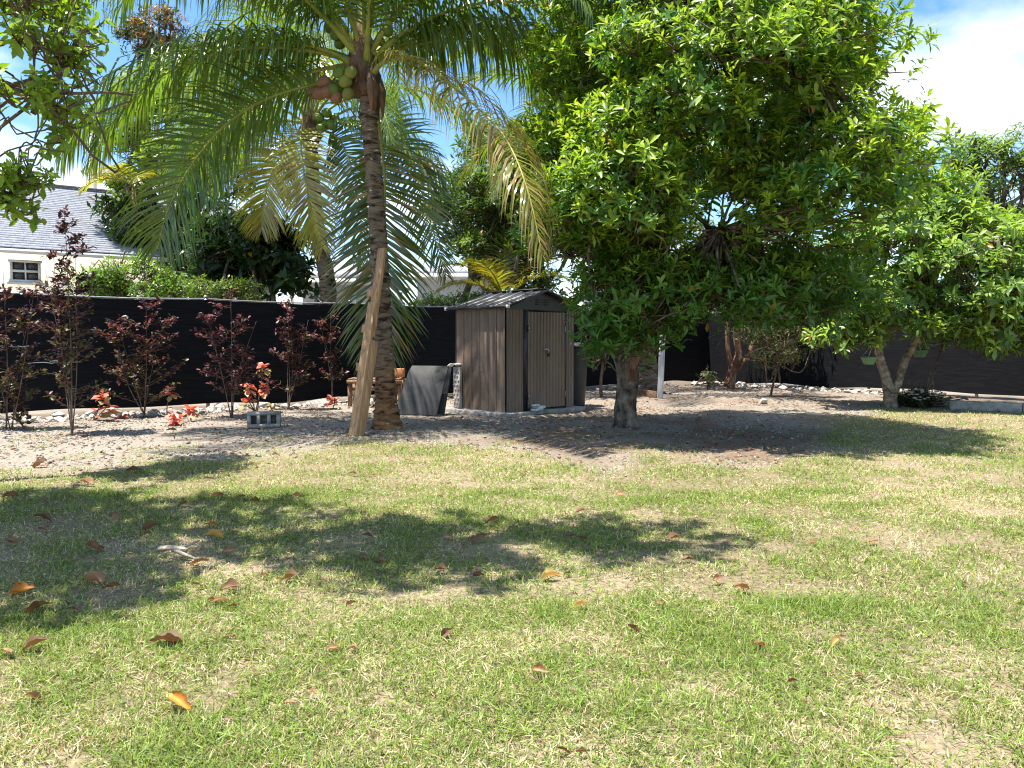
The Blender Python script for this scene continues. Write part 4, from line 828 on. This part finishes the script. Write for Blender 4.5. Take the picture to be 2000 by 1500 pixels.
# --- vegetation beyond the fences
shrub_tree('back_tree', 1935, 560, 18.5, [E(1945, 345, 18.5, 1.0, 1.1, 1.1), E(1870, 370, 18.5, .7, .8, .9), E(2010, 400, 18.3, 1.0, 1.2, 1.2), E(1850, 460, 18.8, .6, .9, .6), E(1895, 310, 18.7, .35, .6, .4)], 'loose pale-leaved tree rising behind the right fence', (.11, .18, .06), (.26, .36, .08), .6, 130, 11, 8, (.17, .25), .28, .45, 61, tr=.14, gap=.34, elev=(-20, 45))
shrub_tree('back_tree', 300, 560, 20.5, [E(330, 250, 20.5, 1.5, 1.3, 1.5), E(400, 330, 20.3, 1.3, 1.2, 1.3), E(270, 330, 20.8, .9, 1, 1.0), E(440, 200, 20.5, 1.2, 1.2, 1.0)], 'leafy yellow-green tree behind the left drooping palm fronds', (.14, .22, .04), (.34, .44, .05), .7, 170, 12, 8, (.18, .26), .28, .5, 62, tr=.16, gap=.3)
shrub_tree('back_tree', 330, 560, 19.2, [E(320, 470, 19.2, 1.0, .9, .8), E(240, 440, 19.4, .5, .6, .6), E(410, 470, 19.0, .9, .9, .8)], 'dark large-leaved tree beside the shingle roof behind the fence', (.032, .065, .022), (.08, .13, .03), .3, 70, 9, 8, (.22, .32), .36, .45, 63, tr=.12, gap=.3)
shrub_tree('back_tree', 290, 560, 26, [E(305, 60, 26, .75, .8, .95), E(270, 70, 26, .5, .6, .5)], 'tall dark tree top with russet shoots against the blue sky', (.05, .075, .03), (.36, .16, .06), .55, 40, 11, 8, (.16, .24), .3, .4, 64, tr=.14, gap=.2)
shrub_tree('back_tree', 500, 580, 18.0, [E(500, 490, 17.8, 1.1, .9, .75), E(560, 530, 17.6, .5, .6, .45), E(430, 520, 17.9, .6, .7, .5)], 'dark tree with big glossy leaves peeping over the fence left of the palms', (.025, .055, .018), (.06, .10, .03), .25, 60, 9, 8, (.25, .36), .42, .42, 65, tr=.12, gap=.28)
shrub_tree('hedge_bush', 270, 590, 15.2, [E(275, 545, 15.2, .75, .6, .5), E(200, 550, 15.0, .5, .5, .45), E(345, 562, 15.4, .35, .4, .25)], 'bright green bushy hedge over the fence below the shingle roof', (.10, .20, .025), (.22, .34, .03), .6, 80, 12, 7, (.08, .12), .42, .3, 66, 'hedge', .06)
shrub_tree('hedge_bush', 420, 590, 16.4, [E(410, 565, 16.4, .6, .5, .3), E(460, 570, 16.4, .5, .5, .3)], 'pale sparse bush along the fence top below the dark glossy tree', (.13, .20, .05), (.25, .33, .06), .5, 40, 10, 7, (.08, .13), .4, .28, 67, 'hedge', .05)
shrub_tree('hedge_bush', 880, 600, 18.6, [E(870, 590, 18.6, .9, .5, .22), E(930, 588, 18.6, .5, .5, .2)], 'clipped light green hedge along the fence left of the shed', (.12, .22, .04), (.2, .32, .05), .5, 46, 12, 7, (.07, .11), .42, .25, 68, 'hedge', .05)
shrub_tree('back_tree', 850, 600, 19.0, [E(900, 410, 19.0, .8, .9, .8), E(960, 330, 19.5, .9, 1.0, 1.2), E(1000, 440, 18.5, 1.1, 1.0, 1.2), E(1010, 520, 18.5, .5, .6, .3), E(930, 290, 19.2, .5, .7, .7), E(1040, 330, 18.8, .8, .8, 1.0)], 'mixed green tree filling the gap between tall palm and large tree', (.07, .13, .035), (.22, .32, .045), .5, 240, 10, 8, (.15, .23), .3, .45, 69, tr=.1, gap=.28)
shrub_tree('back_tree', 1010, 600, 17.6, [E(950, 380, 17.5, .6, .6, .8), E(1040, 300, 17.5, .6, .6, .8), E(1070, 440, 17.5, .7, .6, .7), E(1055, 555, 17.5, .4, .4, .3), E(930, 480, 17.5, .45, .5, .35)], 'leafy green tree rising just behind the shed roof beyond the fence', (.07, .14, .035), (.24, .34, .045), .6, 130, 11, 8, (.13, .20), .32, .4, 75, tr=.09)
shrub_tree('back_tree', 1300, 600, 24, [E(1250, 480, 24, 1.9, 1.4, 1.5), E(1450, 490, 24, 1.8, 1.4, 1.4), E(1600, 520, 24, 1.4, 1.4, 1.0)], 'dim tree mass glimpsed through the large tree beyond the fence', (.05, .095, .025), (.13, .2, .03), .4, 90, 10, 8, (.2, .3), .32, .55, 70, tr=.2)
# --- tree on the left whose crown shades the foreground lawn
LB = np.array([-6.0, 5.6, 0])
lt = root('almond_tree', LB, 'almond tree at the left edge, its leafy branches hanging into view', 'tree')
lr = np.random.default_rng(81); lfk = LB + np.array([.2, -.1, 2.4])
mb = MB(); trunk_tube(mb, [LB + [0, 0, -.05], LB + [.05, 0, 1.2], lfk], [.26, .20, .17], 14, 30); mb.build('trunk', M['bark'], lt, smooth=True)
lb1 = [lfk, np.array([-5.0, 5.9, 3.1]), at(0, 172, 6.5), at(70, 186, 6.5), at(135, 176, 6.5)]
lb2 = [lfk, np.array([-4.9, 4.6, 3.9]), np.array([-3.6, 4.2, 4.6]), np.array([-2.3, 3.7, 4.6]), np.array([-1.2, 3.95, 4.8]), np.array([-.4, 3.6, 4.8])]
mb = MB(); limb(mb, lb1, .06, .012, 9, 20); limb(mb, lb2, .11, .025, 9, 20); limb(mb, [lfk, LB + [.3, -.9, 3.6], LB + [.9, -1.7, 4.6]], .10, .03, 9, 16); mb.build('main_limbs', M['bark'], lt, smooth=True)
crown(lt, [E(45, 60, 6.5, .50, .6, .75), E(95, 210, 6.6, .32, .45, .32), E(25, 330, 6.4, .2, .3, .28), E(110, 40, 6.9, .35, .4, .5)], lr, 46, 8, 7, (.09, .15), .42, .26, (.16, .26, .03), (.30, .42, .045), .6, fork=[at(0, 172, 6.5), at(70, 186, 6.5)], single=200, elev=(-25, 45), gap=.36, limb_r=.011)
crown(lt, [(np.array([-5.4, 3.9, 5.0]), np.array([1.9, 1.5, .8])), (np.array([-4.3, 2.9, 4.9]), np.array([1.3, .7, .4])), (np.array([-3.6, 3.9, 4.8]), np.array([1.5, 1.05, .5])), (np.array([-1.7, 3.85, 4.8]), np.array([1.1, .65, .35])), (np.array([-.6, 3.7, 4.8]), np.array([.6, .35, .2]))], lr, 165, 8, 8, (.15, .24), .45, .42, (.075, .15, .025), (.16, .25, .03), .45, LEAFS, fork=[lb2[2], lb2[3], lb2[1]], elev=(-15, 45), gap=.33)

# ------------------------------------------------------------------ purple shrubs and copperleaf along the fence
def purple(px, py, toppy, wpx, label, seed, lean=0, dens=1.0, top_dark=1.0, nst=3, lowleaf=.45):
    b = gp(px, py); b[2] = 0; rg = np.random.default_rng(seed); Yd = b[1]; hgt = at(px, toppy, Yd)[2]; wd = wpx / F_PX * Yd / 2
    r = root('purple_shrub', b, label, 'shrub', 'purple-leaved shrubs along the left fence')
    tipsP, tipsD = [], []
    sm = MB()
    for s_ in range(nst):
        a = rg.uniform(0, 6.28); rad = (0 if s_ == 0 else wd * .65) ; tp2 = b + np.array([math.cos(a) * rad + lean * wd, math.sin(a) * rad * .6, hgt * (1 if s_ == 0 else rg.uniform(.72, .95))])
        c = catmull([b + rg.normal(0, .02, 3) * [1, 1, 0], b * .6 + tp2 * .4 + np.array([rg.normal(0, .05), rg.normal(0, .04), 0]), tp2], 24); sm.tube(c, np.linspace(.012 if s_ == 0 else .008, .002, 24), 6)
        nb = int(15 * dens * (1.3 if s_ == 0 else 1))
        for q_ in range(nb):
            t = rg.uniform(.5, 1) if rg.random() > .14 else rg.uniform(.2, .5); p = c[int(t * 23)]; aa = rg.uniform(0, 6.28); ln = wd * (.75 * (1.15 - t) + .22) * rg.uniform(.5, 1.1)
            e = p + np.array([math.cos(aa) * ln, math.sin(aa) * ln * .7, ln * rg.uniform(.2, .8)]); sm.tube([p, (p + e) / 2 + [0, 0, -.01], e], [.005, .004, .002], 4)
            k = int(10 + 16 * ln / .3); f = rg.uniform(.25, 1.0, k)[:, None]; tipsP.append(p + (e - p) * f + rg.normal(0, .02, (k, 3))); tipsD.append(np.tile(nrm(e - p), (k, 1)))
    sm.build('stems', M['bark_pale'] if False else M['twig'], r, smooth=True)
    P_ = np.concatenate(tipsP); D_ = np.concatenate(tipsD); n_ = len(P_)
    D2 = nrm(D_ * .5 + rg.normal(0, 1, (n_, 3)) * [1, 1, .5] + [0, 0, .1]); zf = np.clip(P_[:, 2] / hgt, 0, 1)[:, None]
    g_ = (rg.random((n_, 1)) < (lowleaf * (1.15 - zf) * 1.3)); pk = rg.random((n_, 1)) < .22 * top_dark
    tn = np.where(g_, np.array([.10, .11, .035]), np.where(pk, np.array([.26, .11, .11]), np.array([.062, .026, .034]))) * rg.uniform(.6, 1.4, (n_, 1))
    L_ = rg.uniform(.05, .085, n_); mb = MB(); mb.cards(LEAF, P_, D2, rg.normal(0, .4, (n_, 3)) + [0, 0, 1], L_, L_ * .5, tn); mb.build('foliage', M['petal'], r, kind='stuff')
purple(140, 850, 405, 175, 'tallest purple shrub, its dark tip rising against the shingle roof', 91, 0, 1.35, .25, 4, .4)
purple(18, 840, 530, 190, 'purple shrub cut off by the left edge of the photo', 92, 0, .85, .3, 4, .5)
purple(282, 815, 595, 190, 'rounded purple shrub on the fence right of the tallest one', 93, .1, 1.0, 1, 4, .45)
purple(452, 815, 560, 150, 'purple shrub with thin bare stems left of the concrete block', 94, .05, .85, 1.2, 4, .12)
purple(562, 800, 585, 120, 'purple shrub just behind the concrete block', 95, .1, .8, 1.2, 4, .25)
purple(648, 790, 615, 80, 'sparse purple shrub half hidden by the hanging palm frond', 96, 0, .6, 1, 3, .3)
purple(45, 838, 740, 70, 'knee-high dark seedling at the fence foot on the far left', 97, 0, .7, .3, 2, .5)
purple(712, 785, 700, 60, 'small dark shrub beneath the hanging palm frond', 98, 0, .6, .6, 2, .4)
def copperleaf(px, py, groups, label, seed):
    b = gp(px, py); b[2] = 0; rg = np.random.default_rng(seed); Yd = b[1]
    r = root('copperleaf_plant', b, label, 'plant', 'red copperleaf plants along the fence')
    PAL = [(.60, .14, .10), (.70, .30, .24), (.50, .09, .06), (.58, .38, .22), (.36, .36, .13)]
    mes = []
    for c in PAL:
        mm = MB(); tv = LEAF[0] * 1.0; mm.add(tv, LEAF[1], np.where(np.abs(tv[:, 1:2]) > .2, np.array([c]) * .75 + np.array([[.12, .10, .04]]), np.array([c]))); mes.append(mm.mesh('leaf', (0, 0, 0), M['petal']))
    for gx_, gy_, n_, gr in groups:
        c = at(gx_, gy_, Yd); mb = MB(); mb.tube(catmull([b + rg.normal(0, .015, 3) * [1, 1, 0], (b + c) / 2 + rg.normal(0, .02, 3), c], 8), np.linspace(.009, .005, 8), 6); mb.build('stem', M['twig'], r)
        n_ = int(n_ * 1.5); gr = int(gr * 1.5)
        for k in range(n_):
            ph = k * 2.399 + rg.uniform(0, .5); el = rg.uniform(-.9, .5) + .5 * k / n_; D = nrm(np.array([math.cos(ph), math.sin(ph), el])); U = nrm(np.array([0, -.35, 1]) + rg.normal(0, .25, 3)); S_ = nrm(np.cross(U, D)); Nn = np.cross(D, S_)
            ln = rg.uniform(.11, .18) * (1 - .3 * k / n_); Mx = np.eye(4); Mx[:3, 0] = D * ln; Mx[:3, 1] = S_ * ln * .68; Mx[:3, 2] = Nn * ln; Mx[:3, 3] = c + np.array([0, 0, -.10 * (1 - k / n_)]) + rg.normal(0, .012, 3) - b
            idx = (4 if rg.random() < .6 else 3) if (k < gr) else rg.integers(0, 3); link_mesh('leaf', mes[idx], r, Matrix(Mx.tolist()))
copperleaf(185, 822, [(200, 770, 11, 4), (190, 800, 5, 1), (212, 792, 6, 1)], 'red copperleaf just right of the tallest purple shrub stem', 101)
copperleaf(240, 818, [(238, 810, 5, 0)], 'tiny red copperleaf sprig low on the fence', 102)
copperleaf(325, 815, [(332, 760, 10, 4)], 'red copperleaf with green lower leaves below the rounded purple shrub', 103)
copperleaf(343, 832, [(340, 818, 8, 0), (337, 802, 5, 0)], 'low bright red copperleaf nearest the lawn', 104)
copperleaf(372, 822, [(374, 795, 13, 3)], 'full pink-red copperleaf left of the concrete block', 105)
copperleaf(500, 808, [(515, 712, 11, 6), (485, 750, 12, 4), (515, 752, 12, 3), (483, 780, 10, 4)], 'largest pink copperleaf, standing behind the concrete block', 106)
copperleaf(650, 798, [(650, 775, 9, 0)], 'small red copperleaf beside the slatted bench', 107)
copperleaf(530, 806, [(530, 788, 5, 5)], 'small green-leaved copperleaf shoot right behind the concrete block', 108)

# ------------------------------------------------------------------ rocks, gravel, litter
def rock_mesh(seed):
    rg = np.random.default_rng(seed); bm = bmesh.new()
    for _ in range(15):
        p = nrm(rg.normal(0, 1, 3)) * rg.uniform(.8, 1.0) * [1, .75, .55]; bm.verts.new(p)
    res = bmesh.ops.convex_hull(bm, input=bm.verts); bmesh.ops.delete(bm, geom=list({e for e in res['geom_interior'] if isinstance(e, bmesh.types.BMVert)}), context='VERTS')
    me = bpy.data.meshes.new('rock'); bm.to_mesh(me); bm.free(); a_ = me.attributes.new('tint', 'FLOAT_COLOR', 'POINT'); k = rg.uniform(.75, 1.25)
    for d_ in a_.data: d_.color = (k, k * .98, k * .95, 1)
    me.materials.append(M['limestone']); return me
rocks = [rock_mesh(s) for s in range(10)]
rg = np.random.default_rng(7)
def rock(p, s, label, group):
    o = bpy.data.objects.new('rock', rocks[rg.integers(0, 10)]); COL.objects.link(o)
    o.location = (p[0], p[1], s * .22); o.scale = (s, s * rg.uniform(.7, 1), s * rg.uniform(.6, .95)); o.rotation_euler = (rg.normal(0, .2), rg.normal(0, .2), rg.uniform(0, 6.28)); setp(o, label, 'rock', group)
occ = []
def clear(p, s):
    for q_, t_ in occ:
        if (q_[0] - p[0]) ** 2 + (q_[1] - p[1]) ** 2 < (.75 * (s + t_)) ** 2: return False
    occ.append((p, s)); return True
def border(n, A_, B_, nv, dmin, dmax, smin, smax, label, group):
    c = 0; tries = 0
    while c < n and tries < n * 30:
        tries += 1; t = rg.random(); p = A_ + (B_ - A_) * t + nv * rg.uniform(dmin, dmax); s = smin + (smax - smin) * rg.random() ** 1.8
        if np.linalg.norm((p - S(SW / 2, SDp / 2, 0))[:2]) < 1.25 or np.linalg.norm((p - bb)[:2]) < .5: continue
        if clear(p, s): rock(p, s, label, group); c += 1
ux = fd; L1 = FA + ux * 5.9; L2 = FB - ux * .3
border(150, FA - ux * 1.0, L1, fn, .16, .8, .07, .2, 'pale limestone rock in the border at the foot of the left fence', 'limestone rocks at the foot of the left fence')
border(70, L1, L2, fn, .16, .8, .06, .16, 'pale limestone rock by the fence behind the shed and big tree', 'limestone rocks by the fence behind the shed')
rd = nrm(FC - FB); rn = np.array([rd[1], -rd[0], 0]); rn = rn if rn[1] < 0 else -rn
border(90, FB + rd * .3, FB + rd * 5.6, rn, .16, .85, .06, .17, 'pale limestone rock in the border along the right fence', 'limestone rocks along the right fence')
border(12, k0 + kd * .3, k0 + kd * 3, np.array([-kd[1], kd[0], 0]), .14, .3, .08, .14, 'rounded rock sitting in the bed behind the concrete kerb', 'rocks behind the kerb')
rock(gp(1488, 788), .16, 'single white rock on the bare soil before the feathery shrub', 'lone white rock')

def scatter(n, xr, yr, prob, rg):
    x = rg.uniform(*xr, n); y = rg.uniform(*yr, n); k = rg.random(n) < prob(x, y); return x[k], y[k]
def inyard(x, y):
    c1 = (FB[0] - FA[0]) * (y - FA[1]) - (FB[1] - FA[1]) * (x - FA[0]); c2 = (FC[0] - FB[0]) * (y - FB[1]) - (FC[1] - FB[1]) * (x - FB[0])
    u = (x - SCN[0]) * SR[0] + (y - SCN[1]) * SR[1]; v_ = (x - SCN[0]) * SL[0] + (y - SCN[1]) * SL[1]
    return (c1 < 0) & (c2 < 0) & ~((u > -.17) & (u < SW + .17) & (v_ > -.12) & (v_ < SDp + .12))
x, y = scatter(70000, (-8.5, 8), (6.2, 20), lambda x, y: inyard(x, y) * (1 - lawn(x, y)) * (.25 + .75 * sstep(.35, .6, fbm(x * .8, y * .8, 33, 3))) * np.where(y < 14, 1, .45) * np.where(x > .3, .3, 1), rg)
n_ = len(x); D = rg.normal(0, 1, (n_, 3)) * [1, 1, .15]; Ls = rg.uniform(.012, .045, n_) * np.where(rg.random(n_) < .08, 1.7, 1); k = rg.uniform(.35, 1.2, (n_, 1))
mb = MB(); mb.cards(STONE, np.stack([x, y, gz(x, y) - .003], 1), D, rg.normal(0, .25, (n_, 3)) + [0, 0, 1], Ls, Ls * rg.uniform(.6, 1, n_), np.array([.82, .78, .72]) * k)
setp(mb.build('gravel', M['limestone']), 'loose pale crushed limestone gravel over the bare ground', 'gravel', kind='stuff')
x, y = scatter(30000, (-8, 8), (5.5, 19.5), lambda x, y: inyard(x, y) * (1 - lawn(x, y) * .88) * (.16 + .55 * sstep(.5, .68, fbm(x * 1.1, y * 1.1, 71, 3)) + .35 * np.exp(-((x - 2) / 2.2) ** 2 - ((y - 9.8) / 2) ** 2)), rg)
n_ = len(x); D = rg.normal(0, 1, (n_, 3)) * [1, 1, .12]; Ls = rg.uniform(.03, .085, n_); base = np.array([[.20, .105, .055], [.28, .17, .09], [.13, .085, .06], [.30, .10, .05]])[rg.integers(0, 4, n_)]
mb = MB(); mb.cards(LEAFS, np.stack([x, y, gz(x, y) + .008], 1), D, rg.normal(0, .3, (n_, 3)) + [0, 0, 1], Ls, Ls * .42, base * rg.uniform(.6, 1.2, (n_, 1)))
setp(mb.build('leaf_litter', M['dry']), 'small brown leaf litter strewn over the bare shaded ground', 'litter', kind='stuff')

# ------------------------------------------------------------------ fallen leaves on the lawn
def dead_leaf_mesh(seed, col, col2):
    rg = np.random.default_rng(seed); nu, nv_ = 12, 7; U, V = np.meshgrid(np.linspace(0, 1, nu), np.linspace(-1, 1, nv_), indexing='ij')
    prof = np.sin(np.pi * np.clip(U, 0, 1) ** rg.uniform(.65, 1.1)) ** .8 * rg.uniform(.2, .32) * (1 + .12 * rg.normal(0, 1, U.shape) * (np.abs(V) > .9)) + .004
    cu = rg.uniform(.5, 1.5); tw = rg.uniform(-.6, .6); yy = prof * V; zz_ = np.abs(V) ** 1.5 * prof * cu + .035 * np.sin(U * math.pi * rg.uniform(.7, 1.3)) + tw * (U - .5) * yy + .016 * rg.normal(0, 1, U.shape) + .03 * np.sin(U * 9 + V * 4 + seed)
    i, j = np.meshgrid(np.arange(nu - 1), np.arange(nv_ - 1), indexing='ij'); qq = np.stack([i * nv_ + j, (i + 1) * nv_ + j, (i + 1) * nv_ + j + 1, i * nv_ + j + 1], -1).reshape(-1, 4)
    mk_ = vnoise(U * 4 + seed, V * 2, seed)[..., None]; mk_ = np.clip(mk_ * 1.2 + .5 * np.abs(V)[..., None] ** 4, 0, 1); T = np.array(col) * (1 - mk_) + np.array(col2) * mk_; T = np.where(np.abs(V)[..., None] < .1, T * 1.35, T)
    mb = MB(); mb.add(np.stack([U - .5, yy * (1 - .25 * cu * np.abs(V)), zz_], -1).reshape(-1, 3), [qq], T.reshape(-1, 3)); mb.tube([[-.5, 0, 0], [-.62, .01, .01]], [.012, .008], 4, np.array(col)); return mb.mesh('fallen_leaf', (0, 0, 0), M['dry'], True)
DL = {'b': [dead_leaf_mesh(s, (.33 - .02 * s, .17 - .012 * s, .075), (.15, .075 + .004 * s, .04)) for s in range(9)], 't': [dead_leaf_mesh(s + 10, (.46, .29, .16), (.30, .16, .08)) for s in range(4)], 'y': [dead_leaf_mesh(20, (.62, .36, .05), (.40, .15, .03)), dead_leaf_mesh(21, (.60, .42, .10), (.50, .24, .06))], 'p': [dead_leaf_mesh(30, (.58, .46, .16), (.5, .36, .14))]}
FL = [(65, 1378, 34, 't', 'orange-brown leaf standing upright in the bottom left corner grass'), (352, 1388, 62, 'y', 'yellow and brown leaf lying in the near left foreground'), (325, 1267, 66, 'b', 'largest dark brown curled leaf in the left foreground'), (45, 1168, 58, 'y', 'long yellow leaf near the left edge of the lawn'), (75, 1200, 52, 'b', None), (68, 1275, 50, 'b', None), (12, 1285, 26, 't', 'pale tan leaf at the very left edge of the lawn'), (145, 1202, 26, 'b', None), (180, 1147, 48, 't', None), (218, 1158, 36, 'b', None), (182, 1081, 46, 'b', None), (225, 1016, 30, 'b', None), (292, 1040, 36, 'b', None), (288, 1050, 18, 'b', None), (85, 1043, 26, 'b', None), (22, 1068, 28, 'b', None), (82, 1020, 34, 'b', None), (390, 1109, 40, 't', None), (412, 1033, 28, 'y', 'small golden leaf in the dappled shade left of centre'), (420, 1056, 38, 'y', 'golden-edged brown leaf just below the small golden leaf'), (450, 1085, 30, 't', None), (450, 1160, 46, 'b', None), (430, 1185, 34, 't', None), (415, 1183, 22, 't', None), (455, 1195, 18, 'b', None), (570, 1138, 44, 'b', None), (517, 1133, 24, 't', None), (545, 1141, 18, 't', None), (652, 1280, 34, 't', None), (690, 1278, 22, 't', None), (686, 1191, 24, 'b', None), (565, 1387, 26, 't', None), (610, 1365, 20, 't', None), (448, 1257, 26, 'b', None), (385, 1152, 22, 'b', None), (357, 992, 20, 'b', None), (425, 975, 28, 't', None), (470, 977, 20, 't', None), (497, 986, 24, 'b', None), (580, 975, 20, 't', None), (652, 1022, 18, 'b', None), (262, 925, 32, 'b', None), (170, 950, 30, 't', None), (80, 913, 34, 'b', None), (20, 978, 30, 'b', None), (85, 982, 18, 'b', None), (335, 845, 20, 'b', None), (540, 893, 20, 'b', None), (710, 1098, 30, 'b', None), (742, 1106, 26, 'b', None), (718, 1055, 24, 'b', None), (875, 1057, 26, 't', None), (962, 1026, 36, 'b', None), (935, 1060, 40, 'b', 'tall reddish curled leaf near the middle of the shaded grass'), (862, 1122, 34, 'b', None), (935, 1135, 28, 'b', None), (1075, 1137, 42, 'p', 'pale yellow-tan leaf lying flat near the lawn centre'), (1108, 1130, 18, 'b', None), (1115, 1055, 26, 'b', None), (1135, 1060, 28, 'b', None), (1133, 1006, 22, 't', None), (1212, 972, 20, 't', None), (1315, 1060, 34, 't', 'orange-tan leaf at the end of the shadow on the right'), (1345, 1102, 24, 'b', None), (1133, 1194, 34, 'p', 'pale cream leaf below the yellow-tan leaf at the lawn centre'), (1238, 1242, 36, 'b', 'upright red-brown leaf standing alone on the sunny grass'), (873, 1250, 34, 'b', 'narrow brown leaf tilted upright left of the lawn centre'), (1055, 1325, 40, 't', 'orange-brown leaf half sunk in the near centre grass'), (1100, 1483, 34, 'b', 'rusty leaf at the bottom edge of the photo'), (1135, 1485, 26, 'b', None), (1402, 1140, 30, 'b', None), (1450, 1160, 36, 't', 'tan leaf on the sunny grass right of centre'), (1483, 1272, 30, 't', 'orange-brown folded leaf in the right foreground'), (1632, 1270, 34, 'p', 'yellowish tent-shaped leaf in the right foreground'), (1547, 1345, 24, 'b', None), (1587, 1068, 18, 't', None), (1706, 1066, 26, 't', 'orange-tan leaf alone on the far right sunny lawn'), (1680, 1335, 20, 'b', None), (1288, 1188, 18, 't', None), (690, 930, 18, 'b', None), (1025, 930, 16, 'b', None), (800, 905, 16, 't', None)]
LM = [(x_, y_, l_) for x_, y_, _, _, l_ in FL if l_]
ORD = ['nearest', 'second', 'third', 'fourth', 'fifth', 'sixth', 'seventh', 'eighth']
SHORT = {l_: 'the ' + ' '.join(l_.split(' lying ')[0].split(' standing ')[0].split(' in the ')[0].split(' near the ')[0].split(' at the ')[0].split(' on the ')[0].split(' below ')[0].split(' just ')[0].split(' alone ')[0].split(' tilted ')[0].split(' half ')[0].split()) for l_ in (m_[2] for m_ in LM)}
CNT = {}
def near_label(px, py, kd_):
    k = min(range(len(LM)), key=lambda q_: math.hypot(LM[q_][0] - px, (LM[q_][1] - py) * 2)); dx_, dy_ = px - LM[k][0], (py - LM[k][1]) * 2
    d_ = ('right of' if dx_ > 0 else 'left of') if abs(dx_) > abs(dy_) else ('nearer than' if dy_ > 0 else 'beyond')
    c_ = 'tan' if kd_ == 't' else 'dark brown'; key = (k, d_, c_); CNT[key] = CNT.get(key, 0) + 1; nn = CNT[key]
    nth = '' if nn == 1 else ', ' + ORD[nn - 1] + ' of those'
    return f'{c_} dried leaf {d_} {SHORT[LM[k][2]]}{nth}'
for px, py, sz, kd_, lab in FL:
    p = gp(px, py); dist = math.hypot(p[0], p[1]); s = min(.19, sz / F_PX * dist * .88); me = DL[kd_][rg.integers(0, len(DL[kd_]))]
    o = bpy.data.objects.new('fallen_leaf', me); COL.objects.link(o); o.location = (p[0], p[1], .022 + s * .06); o.scale = (s, s * 1.15, s)
    up_ = lab is not None and ('upright' in lab or 'standing' in lab or 'tall' in lab)
    o.rotation_euler = (rg.normal(0, .3) + (.9 if up_ else .25), rg.normal(0, .2) + (-.6 if up_ else 0), rg.uniform(-.6, .6) + (math.pi if rg.random() < .5 else 0))
    lb = lab or near_label(px, py, kd_) or ('light tan dried leaf lying among the grass blades' if kd_ == 't' else 'dark brown dried leaf lying among the grass blades')
    setp(o, lb, 'leaf', 'dried leaves fallen on the lawn')
# fallen branch
b0 = gp(310, 1091); mb = MB(); b0[2] = .05; b1 = gp(365, 1097); b1[2] = .06; b2 = gp(390, 1110); b2[2] = .04
mb.tube(catmull([b0, (b0 + b1) / 2 + [0, 0, .01], b1], 10), np.linspace(.016, .012, 10), 7); mb.tube([(b0 + b1) / 2, b2], [.011, .006], 6); mb.tube([b1 * .7 + b0 * .3, b1 + [.02, .12, .02]], [.009, .004], 6)
setp(mb.build('fallen_branch', M['bark_pale'], origin=b0, smooth=True), 'short grey forked branch lying on the shaded grass at left', 'branch')

# ------------------------------------------------------------------ grass
def blades(n, y0, y1, w0, w1, h0, h1, rg, dens=None):
    y = np.sqrt(rg.uniform(y0 ** 2, y1 ** 2, n)); hw = .72 * y + 2.2; x = rg.uniform(-1, 1, n) * hw
    m = lawn(x, y); cl = fbm(x * 3.3, y * 3.3, 91, 3); big = fbm(x * .8, y * .8, 92, 3)
    pr = m * (.45 + .75 * sstep(.30, .62, cl)) * (1 - .6 * sstep(.55, .72, fbm(x * 2.3, y * 2.3, 93, 4)))
    pr = np.maximum(pr, .26 * sstep(.56, .68, fbm(x * 2.6, y * 2.6, 94, 2)) * (y < 11.0) * sstep(11, 8.5, y) + .002)
    pr = pr * np.where(np.abs(x) > .69 * y + .7, .6, 1)
    k = (rg.random(n) < pr) & inyard(x, y); return x[k], y[k], cl[k], big[k]
gm = MB(); grg = np.random.default_rng(17)
for n, y0, y1, w0_, w1_, h0_, h1_ in ((300000, 1.6, 3.4, .0022, .0042, .022, .06), (270000, 3.4, 6.0, .0032, .0055, .025, .06), (195000, 6.0, 9.5, .0045, .007, .028, .06), (80000, 9.5, 13.2, .006, .010, .03, .065)):
    x, y, cl, big = blades(n, y0, y1, w0_, w1_, h0_, h1_, grg); n_ = len(x)
    az = grg.uniform(0, 6.28, n_); lay = grg.random(n_); el = np.where(lay < .45, grg.uniform(.05, .5, n_), grg.uniform(.45, 1.25, n_)); D = np.stack([np.cos(az) * np.cos(el), np.sin(az) * np.cos(el), np.sin(el)], 1)
    straw = np.clip(.34 + .8 * (fbm(x * .9, y * .9, 96, 4) - .45) + 1.0 * (fbm(x * 4.5, y * 4.5, 97, 3) - .5) + .10 * sstep(-1, 4, x) * sstep(7, 3, y) + grg.normal(0, .12, n_) - .25 * (cl - .5), 0, .95)
    iss = (grg.random(n_) < straw)[:, None]
    gr = np.array([.185, .255, .045]) * grg.uniform(.42, 1.55, (n_, 1)) * (1 + grg.normal(0, .10, (n_, 3))); st = np.where(grg.random((n_, 1)) < .18, np.array([.40, .27, .16]), np.array([.66, .57, .36])) * grg.uniform(.65, 1.15, (n_, 1))
    tn = np.where(iss, st, gr); U = np.stack([-np.sin(az), np.cos(az), np.zeros(n_)], 1); Uv = np.cross(D, U); Uv = Uv * np.sign(Uv[:, 2:3] + 1e-6) + grg.normal(0, .35, (n_, 3))
    h_ = np.where(iss[:, 0], .72, 1.0) * grg.uniform(h0_, h1_, n_) * (.75 + .6 * cl); gm.cards(BLADE if y1 < 3.5 else BLADE2, np.stack([x, y, gz(x, y) - .004 + grg.uniform(0, .018, n_) * (lay < .45)], 1), D, Uv, h_, grg.uniform(w0_, w1_, n_), tn)
setp(gm.build('grass', M['grass']), 'patchy green and straw-coloured lawn grass', 'grass', kind='stuff')
print('TRIS', sum(len(m_.loops) - 2 * len(m_.polygons) for m_ in bpy.data.meshes))
